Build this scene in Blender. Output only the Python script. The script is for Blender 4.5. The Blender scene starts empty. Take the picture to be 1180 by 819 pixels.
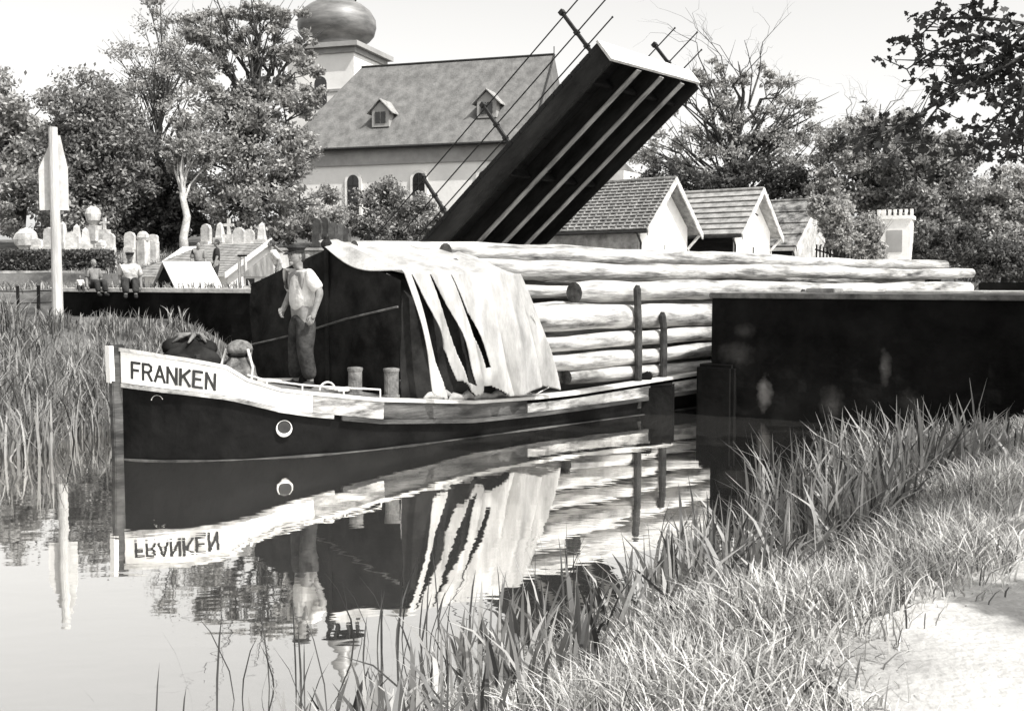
import bpy, bmesh, math, random
import numpy as np
from mathutils import Vector, Matrix, Euler
random.seed(7); rng = np.random.default_rng(7)
C = bpy.context.scene.collection
R = math.radians
# ------------------------------------------------------------------ camera frame
F = 1265.0; TH = math.atan(82.5/F); CAM = Vector((0, 0, 2.0))
def at(px, py, Y):
    cx = (px-590)/F; cy = (409.5-py)/F
    dy = math.cos(TH)+math.sin(TH)*cy; dz = -math.sin(TH)+math.cos(TH)*cy
    return Vector((cx/dy*Y, Y, 2.0+dz/dy*Y))
S0 = Vector((-4.5, 12.5, 0)); RB = R(45)          # barge frame
A0 = Vector((3.05, 16.75, 0)); RA = R(-36.87)     # abutment frame (x = across the canal, y = along it)
def Bw(s, w, z=0):
    k = .70710678
    return Vector((S0.x+k*(s-w), S0.y+k*(s+w), z))
def Aw(p, q, z=0):
    return Vector((A0.x+.8*p+.6*q, A0.y-.6*p+.8*q, z))
def pq(x, y):
    dx = x-A0.x; dy = y-A0.y
    return .8*dx-.6*dy, .6*dx+.8*dy
# ------------------------------------------------------------------ materials
def mat(name, v, v2=None, rough=.8, scale=3.0, bump=0.0, bscale=None, trans=0.0, leaf=False, spec=.3, stretch=None, contrast=(.35,.65), coords='Object', detail=6, metal=0):
    m = bpy.data.materials.new(name); m.use_nodes = True
    nt = m.node_tree; N = nt.nodes; L = nt.links
    b = N['Principled BSDF']; out = N['Material Output']
    b.inputs['Roughness'].default_value = rough
    b.inputs['Specular IOR Level'].default_value = spec
    b.inputs['Metallic'].default_value = metal
    col = lambda g: (g, g*.985, g*.955, 1)
    b.inputs['Base Color'].default_value = col(v)
    if leaf:
        g = N.new('ShaderNodeNewGeometry'); r = N.new('ShaderNodeValToRGB')
        r.color_ramp.elements[0].color = col(v); r.color_ramp.elements[1].color = col(v2)
        L.new(g.outputs['Random Per Island'], r.inputs[0]); L.new(r.outputs[0], b.inputs['Base Color'])
        if trans:
            t = N.new('ShaderNodeBsdfTranslucent'); mx = N.new('ShaderNodeMixShader'); mx.inputs[0].default_value = trans
            L.new(r.outputs[0], t.inputs[0]); L.new(b.outputs[0], mx.inputs[1]); L.new(t.outputs[0], mx.inputs[2]); L.new(mx.outputs[0], out.inputs[0])
        return m
    if v2 is not None or bump:
        tc = N.new('ShaderNodeTexCoord'); mp = N.new('ShaderNodeMapping')
        L.new(tc.outputs[coords], mp.inputs[0])
        if stretch: mp.inputs['Scale'].default_value = stretch
        n = N.new('ShaderNodeTexNoise'); n.inputs['Scale'].default_value = scale; n.inputs['Detail'].default_value = detail; n.inputs['Roughness'].default_value = .65
        L.new(mp.outputs[0], n.inputs['Vector'])
        if v2 is not None:
            r = N.new('ShaderNodeValToRGB'); e = r.color_ramp.elements
            e[0].position, e[1].position = contrast
            e[0].color = col(v); e[1].color = col(v2)
            L.new(n.outputs[0], r.inputs[0]); L.new(r.outputs[0], b.inputs['Base Color'])
        if bump:
            n2 = N.new('ShaderNodeTexNoise'); n2.inputs['Scale'].default_value = bscale or scale*4; n2.inputs['Detail'].default_value = 5
            L.new(mp.outputs[0], n2.inputs['Vector'])
            bp = N.new('ShaderNodeBump'); bp.inputs['Strength'].default_value = min(1, bump); bp.inputs['Distance'].default_value = .03
            L.new(n2.outputs[0], bp.inputs['Height']); L.new(bp.outputs[0], b.inputs['Normal'])
    return m
M = {}
M['ground'] = mat('ground', .03, .13, .95, .8, .8, 14)
M['path'] = mat('path', .2, .4, .95, 1.3, .7, 22, contrast=(.3,.6))
M['road'] = mat('road', .38, .55, .95, 1.0, .5, 18)
M['shade_black_stone'] = mat('shade_black_stone', .004, .013, .95, 1.1, .9, 7, spec=.03)  # abutment shade put into a near-black base colour
M['coping'] = mat('coping', .45, .7, .9, 4, .5)
M['dark_coping'] = mat('dark_coping', .03, .16, .9, 3, .6)
M['grey_stone'] = mat('grey_stone', .14, .42, .9, 2.5, .9, 9)
M['plaster'] = mat('plaster', .58, .74, .9, 1.2, .3, 20)
M['church_wall'] = mat('church_wall', .62, .76, .9, .35, .3, 6)
M['cornice'] = mat('cornice', .24, .34, .9, .8, .2)
M['church_roof'] = mat('church_roof', .09, .17, .85, 1.6, .9, 9, stretch=(1,1,.6))
M['dome'] = mat('dome', .08, .2, .45, .6, .2, spec=.5, stretch=(1,1,4))
M['tile'] = mat('tile', .1, .26, .85, 5, .7, 30)
M['tile_light'] = mat('tile_light', .16, .34, .85, 4, .5, 30)
M['mossy'] = mat('mossy', .03, .3, .95, 3, .9, 18)
M['dark_wood'] = mat('dark_wood', .005, .018, .9, 3, .6, 20, spec=.05, stretch=(.2,1,1))
M['black_iron'] = mat('black_iron', .012, .03, .6, 8, spec=.3)
M['worn_iron'] = mat('worn_iron', .12, .38, .7, 5, .3, 30, stretch=(.35,1,1))
M['bollard_iron'] = mat('bollard_iron', .05, .2, .8, 8, .5, 30)
M['leaf_plank'] = mat('leaf_plank', .006, .02, .9, 1.6, .6, 14, stretch=(.3,3,1))
M['girder'] = mat('girder', .014, .04, .9, 2.2, .4, 20, spec=.05, stretch=(.3,1,1))
M['board'] = mat('board', .42, .62, .8, 4)
M['pole_wood'] = mat('pole_wood', .35, .6, .85, 2, .6, 20, stretch=(3,3,.3))
M['hull_black'] = mat('hull_black', .003, .009, .8, 2.5, .5, 10, spec=.08)
M['hull_white'] = mat('hull_white', .5, .78, .6, 2.4, .25, 20, contrast=(.25,.5), stretch=(.5,1,1.4))
M['hull_worn'] = mat('hull_worn', .06, .5, .8, 3.2, .6, 16, stretch=(.5,1,2.2), contrast=(.36,.6))
M['hull_dark'] = mat('hull_dark', .02, .16, .8, 2.6, .6, 16, stretch=(.4,1,2), contrast=(.42,.8))
M['cap'] = mat('cap', .3, .62, .8, 3, .5, 18, stretch=(.3,1,1))
M['deck'] = mat('deck', .07, .2, .85, 4, .5, 18, stretch=(.2,2,1))
M['letter'] = mat('letter', .015, .03, .6, 20)
M['ring'] = mat('ring', .45, .7, .5, 8)
M['canvas'] = mat('canvas', .2, .42, .9, 2.6, 1.0, 6, stretch=(1.6,1,.5), contrast=(.3,.62))
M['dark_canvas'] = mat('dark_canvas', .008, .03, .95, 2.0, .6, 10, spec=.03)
M['seam'] = mat('seam', .05, .12, .9, 8)
M['log'] = mat('log', .045, .42, .85, 4.2, 1.0, 12, stretch=(.22,1.5,1.5), contrast=(.33,.56))
M['log_bark'] = mat('log_bark', .035, .46, .9, 2.0, .9, 10, stretch=(.4,1.6,1.6), contrast=(.36,.55))
M['log_end_shade'] = mat('log_end_shade', .04, .15, .9, 9, .5)  # cut ends coloured darker to carry their shade
M['stake'] = mat('stake', .015, .06, .85, 5, .7, 18)
M['sack'] = mat('sack', .04, .24, .9, 5, .8, 20)
M['rope'] = mat('rope', .5, .7, .8, 20)
M['grave'] = mat('grave', .28, .6, .85, 3, .4)
M['grave_dark'] = mat('grave_dark', .03, .1, .6, 3, .4)
M['skin'] = mat('skin', .14, .24, .6, 12)
M['hair'] = mat('hair', .02, .05, .7, 30)
M['shirt'] = mat('shirt', .38, .6, .9, 5, 1.0, 12)
M['grey_shirt'] = mat('grey_shirt', .12, .2, .9, 9, .5, 30)
M['trousers'] = mat('trousers', .008, .03, .9, 6, .5, 30)
M['grey_trousers'] = mat('grey_trousers', .008, .045, .9, 7, 1.0, 12)
M['cap_cloth'] = mat('cap_cloth', .01, .02, .7, 9)
M['glass'] = mat('glass', .01, .02, .15, 4, spec=.6)
M['bark'] = mat('bark', .03, .09, .95, 4, .9, 14, stretch=(3,3,.5))
M['pale_bark'] = mat('pale_bark', .3, .6, .95, 4, .7, 14)
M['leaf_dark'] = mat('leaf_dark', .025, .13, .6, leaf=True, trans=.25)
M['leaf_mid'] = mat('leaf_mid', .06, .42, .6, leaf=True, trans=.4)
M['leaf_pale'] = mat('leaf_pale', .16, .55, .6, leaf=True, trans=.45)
M['leaf_near'] = mat('leaf_near', .02, .05, .6, leaf=True, trans=.08)
M['grass'] = mat('grass', .025, .38, .7, leaf=True, trans=.3)
M['grass_pale'] = mat('grass_pale', .06, .7, .7, leaf=True, trans=.3)
M['reed'] = mat('reed', .02, .42, .5, leaf=True, trans=.25)
def water_mat():
    m = bpy.data.materials.new('water'); m.use_nodes = True; nt = m.node_tree; N = nt.nodes; L = nt.links
    b = N['Principled BSDF']; out = N['Material Output']
    b.inputs['Base Color'].default_value = (.11, .108, .104, 1); b.inputs['Roughness'].default_value = .35
    b.inputs['Specular IOR Level'].default_value = .2
    g = N.new('ShaderNodeBsdfGlossy'); g.inputs['Roughness'].default_value = .018; g.inputs['Color'].default_value = (.97,.96,.94,1)
    fr = N.new('ShaderNodeFresnel'); fr.inputs['IOR'].default_value = 2.6
    mr = N.new('ShaderNodeMapRange'); mr.inputs[1].default_value = 0; mr.inputs[2].default_value = .55; mr.inputs[3].default_value = .74; mr.inputs[4].default_value = .93
    L.new(fr.outputs[0], mr.inputs[0])
    mx = N.new('ShaderNodeMixShader'); L.new(mr.outputs[0], mx.inputs[0]); L.new(b.outputs[0], mx.inputs[1]); L.new(g.outputs[0], mx.inputs[2]); L.new(mx.outputs[0], out.inputs[0])
    tc = N.new('ShaderNodeTexCoord'); mp = N.new('ShaderNodeMapping'); L.new(tc.outputs['Object'], mp.inputs[0])
    mp.inputs['Rotation'].default_value = (0,0,R(-36)); mp.inputs['Scale'].default_value = (1,2.2,1)
    n = N.new('ShaderNodeTexNoise'); n.inputs['Scale'].default_value = 1.1; n.inputs['Detail'].default_value = 3; L.new(mp.outputs[0], n.inputs['Vector'])
    bp = N.new('ShaderNodeBump'); bp.inputs['Strength'].default_value = .35; bp.inputs['Distance'].default_value = .006
    L.new(n.outputs[0], bp.inputs['Height']); L.new(bp.outputs[0], g.inputs['Normal'])
    return m
M['water'] = water_mat()
def stained(m, blobs):
    """pale lime stains on the abutment, fixed in the object's own space: (x, z, rx, rz, strength)"""
    nt = m.node_tree; N = nt.nodes; L = nt.links; b = N['Principled BSDF']
    src = b.inputs['Base Color'].links[0].from_socket
    tc = N.new('ShaderNodeTexCoord'); nz = N.new('ShaderNodeTexNoise'); nz.inputs['Scale'].default_value = 9; nz.inputs['Detail'].default_value = 8; L.new(tc.outputs['Object'], nz.inputs['Vector'])
    for (x, z, rx, rz, st) in blobs:
        sp = N.new('ShaderNodeVectorMath'); sp.operation = 'SUBTRACT'; sp.inputs[1].default_value = (x,0,z); L.new(tc.outputs['Object'], sp.inputs[0])
        sc = N.new('ShaderNodeVectorMath'); sc.operation = 'MULTIPLY'; sc.inputs[1].default_value = (1/rx,0,1/rz); L.new(sp.outputs[0], sc.inputs[0])
        ln = N.new('ShaderNodeVectorMath'); ln.operation = 'LENGTH'; L.new(sc.outputs[0], ln.inputs[0])
        ad = N.new('ShaderNodeMath'); ad.operation = 'ADD'; L.new(ln.outputs['Value'], ad.inputs[0]); L.new(nz.outputs[0], ad.inputs[1])
        mr = N.new('ShaderNodeMapRange'); mr.inputs[1].default_value = .7; mr.inputs[2].default_value = 1.5; mr.inputs[3].default_value = st; mr.inputs[4].default_value = 0; L.new(ad.outputs[0], mr.inputs[0])
        mx = N.new('ShaderNodeMixRGB'); L.new(mr.outputs[0], mx.inputs[0]); L.new(src, mx.inputs[1]); mx.inputs[2].default_value = (.16,.155,.15,1); src = mx.outputs[0]
    L.new(src, b.inputs['Base Color'])
M['wall_stained'] = mat('wall_stained', .004, .012, .95, 1.3, .9, 6, spec=.03)  # near-black base carries the abutment's shade, under the stains
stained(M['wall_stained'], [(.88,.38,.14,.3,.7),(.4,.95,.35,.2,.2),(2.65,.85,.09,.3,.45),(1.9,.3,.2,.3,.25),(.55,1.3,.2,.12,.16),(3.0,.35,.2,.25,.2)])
def tile_mat(name, v, v2, rows=0, cols=0):
    m = mat(name, v, v2, .85, 6, .6, 30)
    return m
# ------------------------------------------------------------------ mesh helpers
def link(name, me, m, parent=None, smooth=False):
    me.materials.append(m)
    if smooth:
        me.polygons.foreach_set('use_smooth', [True]*len(me.polygons))
    o = bpy.data.objects.new(name, me); C.objects.link(o)
    if parent: o.parent = parent
    return o
def tag(o, label=None, cat=None, group=None, kind=None):
    if label: o['label'] = label
    if cat: o['category'] = cat
    if group: o['group'] = group
    if kind: o['kind'] = kind
    return o
def empty(name, loc, rz=0, label=None, cat=None, group=None):
    o = bpy.data.objects.new(name, None); C.objects.link(o); o.location = loc; o.rotation_euler = (0,0,rz); o.empty_display_size = .2
    return tag(o, label, cat, group)
class MB:
    def __init__(s): s.v = []; s.f = []
    def poly(s, pts, faces):
        b = len(s.v); s.v += [tuple(p) for p in pts]; s.f += [tuple(b+i for i in f) for f in faces]; return s
    def box(s, x0, x1, y0, y1, z0, z1):
        return s.poly([(x0,y0,z0),(x1,y0,z0),(x1,y1,z0),(x0,y1,z0),(x0,y0,z1),(x1,y0,z1),(x1,y1,z1),(x0,y1,z1)],
                      [(0,3,2,1),(4,5,6,7),(0,1,5,4),(1,2,6,5),(2,3,7,6),(3,0,4,7)])
    def tube(s, pts, rad, n=8, cap=True):
        pts = [Vector(p) for p in pts]; rs = rad if isinstance(rad, (list,tuple)) else [rad]*len(pts)
        b = len(s.v); up = None
        for i, p in enumerate(pts):
            d = (pts[min(i+1,len(pts)-1)]-pts[max(i-1,0)]).normalized()
            if up is None:
                up = Vector((0,0,1)) if abs(d.z) < .9 else Vector((1,0,0))
            a = d.cross(up).normalized(); c = a.cross(d).normalized(); up = c
            for k in range(n):
                t = 2*math.pi*k/n
                q = p+(a*math.cos(t)+c*math.sin(t))*rs[i]; s.v.append(tuple(q))
        for i in range(len(pts)-1):
            for k in range(n):
                k2 = (k+1)%n; s.f.append((b+i*n+k, b+i*n+k2, b+(i+1)*n+k2, b+(i+1)*n+k))
        if cap:
            s.f.append(tuple(b+k for k in reversed(range(n)))); s.f.append(tuple(b+(len(pts)-1)*n+k for k in range(n)))
        return s
    def lathe(s, prof, c=(0,0,0), n=20):
        b = len(s.v); c = Vector(c)
        for (r, z) in prof:
            for k in range(n):
                t = 2*math.pi*k/n; s.v.append((c.x+r*math.cos(t), c.y+r*math.sin(t), c.z+z))
        for i in range(len(prof)-1):
            for k in range(n):
                k2 = (k+1)%n; s.f.append((b+i*n+k, b+i*n+k2, b+(i+1)*n+k2, b+(i+1)*n+k))
        s.f.append(tuple(b+k for k in reversed(range(n)))); s.f.append(tuple(b+(len(prof)-1)*n+k for k in range(n)))
        return s
    def prism(s, outline, y0, y1):      # outline in x,z extruded along y
        n = len(outline)
        pts = [(x,y0,z) for x,z in outline]+[(x,y1,z) for x,z in outline]
        return s.poly(pts, [tuple(range(n)), tuple(range(2*n-1,n-1,-1))]+[(i,n+i,n+(i+1)%n,(i+1)%n) for i in range(n)])
    def prismx(s, outline, x0, x1):     # outline in y,z extruded along x
        n = len(outline)
        pts = [(x0,y,z) for y,z in outline]+[(x1,y,z) for y,z in outline]
        return s.poly(pts, [tuple(reversed(range(n))), tuple(range(n,2*n))]+[(i,(i+1)%n,n+(i+1)%n,n+i) for i in range(n)])
    def ball(s, c, r, sc=(1,1,1), n=10, jit=0):
        prof = []; b = len(s.v); c = Vector(c); m = n//2+1
        for i in range(m+1):
            ph = math.pi*i/m
            for k in range(n):
                t = 2*math.pi*k/n; rr = r*(1+random.uniform(-jit,jit))
                s.v.append((c.x+rr*sc[0]*math.sin(ph)*math.cos(t), c.y+rr*sc[1]*math.sin(ph)*math.sin(t), c.z-rr*sc[2]*math.cos(ph)))
        for i in range(m):
            for k in range(n):
                k2 = (k+1)%n; s.f.append((b+i*n+k, b+i*n+k2, b+(i+1)*n+k2, b+(i+1)*n+k))
        return s
    def build(s, name, m, parent=None, smooth=False, bevel=0, loc=None, rz=None):
        me = bpy.data.meshes.new(name); me.from_pydata(s.v, [], s.f)
        bm = bmesh.new(); bm.from_mesh(me); bmesh.ops.recalc_face_normals(bm, faces=bm.faces)
        if bevel: bmesh.ops.bevel(bm, geom=[e for e in bm.edges if len(e.link_faces)==2 and e.calc_face_angle(0)>.5], offset=bevel, segments=2, affect='EDGES')
        bm.to_mesh(me); bm.free()
        o = link(name, me, m, parent, smooth)
        if loc is not None: o.location = loc
        if rz is not None: o.rotation_euler = (0,0,rz)
        return o
def np_mesh(name, V, K, m, parent=None):
    """V: (N*K,3) verts, one K-gon per K verts"""
    n = len(V)//K; me = bpy.data.meshes.new(name)
    me.vertices.add(len(V)); me.vertices.foreach_set('co', V.astype(np.float32).ravel())
    me.loops.add(len(V)); me.loops.foreach_set('vertex_index', np.arange(len(V), dtype=np.int32))
    me.polygons.add(n); me.polygons.foreach_set('loop_start', np.arange(0, len(V), K, dtype=np.int32)); me.polygons.foreach_set('loop_total', np.full(n, K, np.int32))
    me.update(); me.validate()
    return link(name, me, m, parent)
def blades(name, base, H, Wd, lean, m, parent=None, droop=.6):
    """curved tapering blades, three quads each"""
    n = len(base); az = rng.uniform(0, 2*np.pi, n); d = np.stack([np.cos(az), np.sin(az), 0*az], 1)
    az2 = az+np.pi/2+rng.normal(0,.5,n); wv = np.stack([np.cos(az2), np.sin(az2), 0*az], 1)
    ts = [0,.4,.75,1.0]; ws = [.7,1,.75,.05]
    V = np.zeros((n,8,3))
    for i,(t,w) in enumerate(zip(ts,ws)):
        off = (lean*H*t**2)[:,None]*d; up = (H*(t-droop*lean*t**3*.5))[:,None]*np.array([0,0,1.0])
        p = base+off+up
        V[:,2*i] = p-wv*(Wd*w/2)[:,None]; V[:,2*i+1] = p+wv*(Wd*w/2)[:,None]
    me = bpy.data.meshes.new(name); V = V.reshape(-1,3)
    me.vertices.add(len(V)); me.vertices.foreach_set('co', V.astype(np.float32).ravel())
    q = np.array([[0,1,3,2],[2,3,5,4],[4,5,7,6]]); idx = (np.arange(n)[:,None,None]*8+q[None]).reshape(-1)
    me.loops.add(len(idx)); me.loops.foreach_set('vertex_index', idx.astype(np.int32))
    nf = n*3; me.polygons.add(nf); me.polygons.foreach_set('loop_start', np.arange(0,nf*4,4,dtype=np.int32)); me.polygons.foreach_set('loop_total', np.full(nf,4,np.int32))
    me.update(); me.validate()
    return link(name, me, m, parent)
def leaves(name, cen, size, m, parent=None, flat=0.0, asp=.55, lobed=False):
    n = len(cen)
    a = rng.normal(size=(n,3)); a[:,2] *= (1-flat); a /= np.linalg.norm(a,axis=1)[:,None]
    b = rng.normal(size=(n,3)); b[:,2] *= (1-flat); b -= (a*b).sum(1)[:,None]*a; b /= np.linalg.norm(b,axis=1)[:,None]
    s = (size*rng.uniform(.6,1.3,n))[:,None]
    if lobed:
        pr = [(-1,0),(-.35,.55),(-.12,.35),(.3,.8),(.4,.35),(1,0),(.4,-.35),(.3,-.8),(-.12,-.35),(-.35,-.55)]
        nn = np.cross(a,b); V = np.stack([cen+a*s*u_+b*s*v_+nn*s*.25*abs(v_) for u_,v_ in pr],1).reshape(-1,3)
        return np_mesh(name, V, 10, m, parent)
    V = np.stack([cen-a*s, cen+b*s*asp-a*s*.1, cen+a*s, cen-b*s*asp-a*s*.1], 1).reshape(-1,3)
    return np_mesh(name, V, 4, m, parent)
def sm(a, b, x):
    t = np.clip((x-a)/(b-a), 0, 1); return t*t*(3-2*t)
# ------------------------------------------------------------------ terrain
def edge_r(q):
    q = np.asarray(q, float)
    return 3.8+.7*(1-sm(-5.5,0,q))-.1*sm(-9,-11.5,q)+.14*np.sin(q*1.3)+.07*np.sin(q*3.1)
def height(x, y):
    x = np.asarray(x, float); y = np.asarray(y, float)
    p, q = pq(x, y)
    er = edge_r(q)
    dr = p-er
    right = np.where(dr<0, np.maximum(-1.2, dr*.55), .5*sm(0,1.7,dr)+.35*sm(-5,-.5,q)*sm(1.9,3.4,dr))
    el = -6.6+1.9*sm(-7,-9.5,q)+.15*np.sin(q*1.7)
    dl = el-p
    left = np.where(dl<0, np.maximum(-1.2, dl*.5), 1.1*sm(2.6,7,dl)+.12*sm(0,.6,dl)+.6*sm(10.5,14,dl)*sm(-5,0,q))
    front = np.where(p>-1.5, right, left)
    far = 1.84+0*x
    far = far+np.where(x<-3, .55,.0)*sm(38.8,39.4,y)*sm(-22,-21,x+4*0)+ .8*sm(42,50,y)*sm(10,-8,x)+2.2*sm(50,72,y)*sm(30,-5,x)
    can = np.where(q<5.6, (p>-6.5)&(p<.35), (p>-8.5)&(p<4.5))&(q<34)
    edge = np.where(q>=5.9, np.minimum(np.minimum(np.abs(p+8.5), np.abs(p-4.5)), np.abs(q-34)), 9)
    far = np.where(can, -1.2, far)
    far = np.where((~can)&(edge<2.2)&(p>-11)&(p<7)&(q>6)&(q<37), np.minimum(far, .1+1.74*edge/2.2), far)
    z = np.where(q>.4, far, front)
    z = z+.02*np.sin(x*2.1+y)*np.sin(y*1.7)
    return z
def hz(x, y): return float(height(x, y))
def axis(lo, hi, a, b, st, n):
    return np.concatenate([-np.geomspace(a-lo, st, n)[:-1]*1.0+a, np.arange(a, b, st), b+np.geomspace(st, hi-b, n)])
xs = axis(-500, 500, -24, 24, .28, 26); ys = axis(-60, 900, -3, 46, .28, 30)
X, Y = np.meshgrid(xs, ys); Z = height(X, Y)
nx, ny = len(xs), len(ys)
me = bpy.data.meshes.new('ground'); me.vertices.add(nx*ny); me.vertices.foreach_set('co', np.stack([X,Y,Z],2).astype(np.float32).ravel())
i, j = np.meshgrid(np.arange(nx-1), np.arange(ny-1)); b = (j*nx+i).ravel(); idx = np.stack([b,b+1,b+1+nx,b+nx],1).ravel()
nf = len(b); me.loops.add(nf*4); me.loops.foreach_set('vertex_index', idx.astype(np.int32)); me.polygons.add(nf)
me.polygons.foreach_set('loop_start', np.arange(0,nf*4,4,dtype=np.int32)); me.polygons.foreach_set('loop_total', np.full(nf,4,np.int32)); me.update()
tag(link('ground', me, M['ground'], smooth=True), kind='structure')
w = MB(); w.poly([(-45,-30,0),(50,-30,0),(50,75,0),(-45,75,0)], [(0,1,2,3)]); tag(w.build('water', M['water']), kind='structure')
def strip(name, m, pf0, pf1, q0, q1, n, k, dz=.012):
    s = MB(); vs = []
    for i in range(n+1):
        q = q0+(q1-q0)*i/n
        for jn in range(k+1):
            a, b2 = pf0(q), pf1(q); p = a+(b2-a)*jn/k; P = Aw(p, q)
            vs.append((P.x, P.y, hz(P.x, P.y)+dz))
    s.poly(vs, [(i*(k+1)+j, i*(k+1)+j+1, (i+1)*(k+1)+j+1, (i+1)*(k+1)+j) for i in range(n) for j in range(k)])
    return tag(s.build(name, m, smooth=True), kind='structure')
strip('path', M['path'], lambda q: 6.25-.3*float(sm(-11.5,-8.5,q))+.22*math.sin(q*1.9)+.12*math.sin(q*4.7), lambda q: 9.3+.2*math.sin(q*1.1), -24, -1.2, 150, 14, .035)
# road over the bridge, both sides
s = MB()
for (p0, p1) in ((-32,-7.2),(1.2,16)):
    a, b_, c_, d_ = Aw(p0,3.0,1.87), Aw(p1,3.0,1.87), Aw(p1,6.2 if p1>0 else 5.6,1.87), Aw(p0,6.6,1.87); s.poly([a,b_,c_,d_],[(0,1,2,3)])
tag(s.build('road', M['road']), kind='structure')
# ------------------------------------------------------------------ abutments
def rough_wall(mb, x0, x1, y0, y1, z0, z1, nx_=40, nz=12, amp=.02):
    """front face subdivided and jittered"""
    vs = []; 
    for iz in range(nz+1):
        for ix in range(nx_+1):
            e = 0 if (ix in (0,nx_) or iz==nz) else random.uniform(-amp, amp)
            vs.append((x0+(x1-x0)*ix/nx_, y0+e, z0+(z1-z0)*iz/nz))
    mb.poly(vs, [(iz*(nx_+1)+ix, iz*(nx_+1)+ix+1, (iz+1)*(nx_+1)+ix+1, (iz+1)*(nx_+1)+ix) for iz in range(nz) for ix in range(nx_)])
    mb.poly([(x0,y0,z0),(x1,y0,z0),(x1,y1,z0),(x0,y1,z0),(x0,y0,z1),(x1,y0,z1),(x1,y1,z1),(x0,y1,z1)], [(4,5,6,7),(1,2,6,5),(2,3,7,6),(3,0,4,7)])
t = empty('abutment_wall', A0, RA, 'stone bridge abutment coloured dark as shade on the right bank with pale lime stains', 'wall')
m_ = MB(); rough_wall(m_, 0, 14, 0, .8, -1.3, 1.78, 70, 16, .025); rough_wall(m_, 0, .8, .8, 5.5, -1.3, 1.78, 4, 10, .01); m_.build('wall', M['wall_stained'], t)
m_ = MB(); m_.box(-.2,.42,-.14,2.0,-1.3,.78); m_.build('footing', M['shade_black_stone'], t, bevel=.05)
m_ = MB(); m_.box(-.03,14.03,-.05,.84,1.783,1.86); m_.box(-.03,.84,.843,5.5,1.783,1.86); m_.build('coping', M['dark_coping'], t, bevel=.012)
m_ = MB(); m_.box(3.3,14,2.2,2.55,1.86,2.02); m_.build('kerb_beam', M['shade_black_stone'], t, bevel=.01)
m_ = MB(); m_.box(2.2,14,1.3,2.197,1.862,1.9); m_.build('ledge', M['coping'], t, bevel=.006)
m_ = MB(); m_.box(1.0,1.45,1.2,1.6,1.861,1.93); m_.build('bearing_plate', M['grey_stone'], t, bevel=.01)
t = empty('abutment_wall', Aw(-6.2,0), RA, 'long black wing wall with thin white coping on the left bank behind the bow', 'wall')
m_ = MB(); rough_wall(m_, -11.8, 0, 0, .6, -1.3, 1.8, 60, 14, .03); m_.box(-.8,0,.603,5.6,-1.3,1.8); m_.build('wall', M['shade_black_stone'], t)
m_ = MB(); m_.box(-11.83,.03,-.04,.63,1.803,1.90); m_.box(-.83,.03,.633,5.6,1.803,1.90); m_.build('coping', M['coping'], t, bevel=.01)
# ------------------------------------------------------------------ raised bridge leaf
a3 = Vector((.8,-.6,0)); c3 = Vector((.6,.8,0)); al = R(39)
d3 = a3*math.cos(al)+Vector((0,0,1))*math.sin(al); n3 = -(a3*math.sin(al)-Vector((0,0,1))*math.cos(al))
tipN = at(703, 70, 20.0); LL = 6.75; W_ = 3.55
Ho = tipN-d3*LL
t = empty('drawbridge', Ho, 0, 'raised bascule bridge leaf seen from below with railing, towering over the barge', 'bridge')
t.matrix_world = Matrix((( d3.x,c3.x,n3.x,Ho.x),(d3.y,c3.y,n3.y,Ho.y),(d3.z,c3.z,n3.z,Ho.z),(0,0,0,1)))
m_ = MB()
for k in range(28):
    x0 = -.3+k*(LL+.3)/28; m_.box(x0, x0+(LL+.3)/28-.012, 0, W_, .36+random.uniform(0,.006), .45)
m_.build('deck_planks', M['leaf_plank'], t)
for k, fr in enumerate((0,.285,.53,.765,.97)):
    y = fr*W_; m_ = MB()
    if k == 0: m_.box(-.4,LL,y,y+.10,0,.357)
    else: m_.box(-.4,LL-.02,y+.03,y+.07,.02,.357)
    g = m_.build('girder', M['girder'], t)
    if 0 < k < 4:
        m_ = MB(); m_.box(-.4,LL-.021,y-.03,y+.13,0,.0185); m_.build('flange', M['worn_iron'], g)
for x in (1.0, 3.6, 6.1):
    m_ = MB()
    for fr0, fr1 in ((.03,.283),(.30,.528),(.545,.763),(.78,.968)): m_.box(x,x+.06,fr0*W_+.03,fr1*W_+.02,.12,.3)
    m_.build('cross_beam', M['dark_wood'], t)
m_ = MB(); m_.poly([(LL+.003,-.02,-.01),(LL+.05,-.02,-.01),(LL+.05,W_+.02,.12),(LL+.003,W_+.02,.12),(LL+.003,-.02,.47),(LL+.05,-.02,.47),(LL+.05,W_+.02,.47),(LL+.003,W_+.02,.47)],
    [(0,3,2,1),(4,5,6,7),(0,1,5,4),(1,2,6,5),(2,3,7,6),(3,0,4,7)]); m_.build('end_board', M['board'], t)
for side, y in ((0,.04),(1,W_-.06)):
    for x in (.2, 2.1, 4.15, 6.55):
        m_ = MB(); m_.box(x-.03,x+.03,y-.03,y+.03,.0 if side==0 else .3,1.42); m_.box(x-.05,x+.05,y-.05,y+.05,1.42,1.5)
        m_.box(x-.045,x+.045,y-.045,y+.045,.9,.97); m_.box(x-.045,x+.045,y-.045,y+.045,.55,.62)
        m_.build('railing_post', M['black_iron'], t)
    for hgt, x1 in ((1.38,7.1),(.935,7.4),(.585,7.25)):
        m_ = MB(); m_.tube([(-1.7,y,hgt),(x1-.1,y,hgt),(x1,y,hgt)],[.013,.013,.013],6); m_.ball((x1,y,hgt),.022,n=6); m_.build('rail', M['black_iron'], t)
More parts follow.
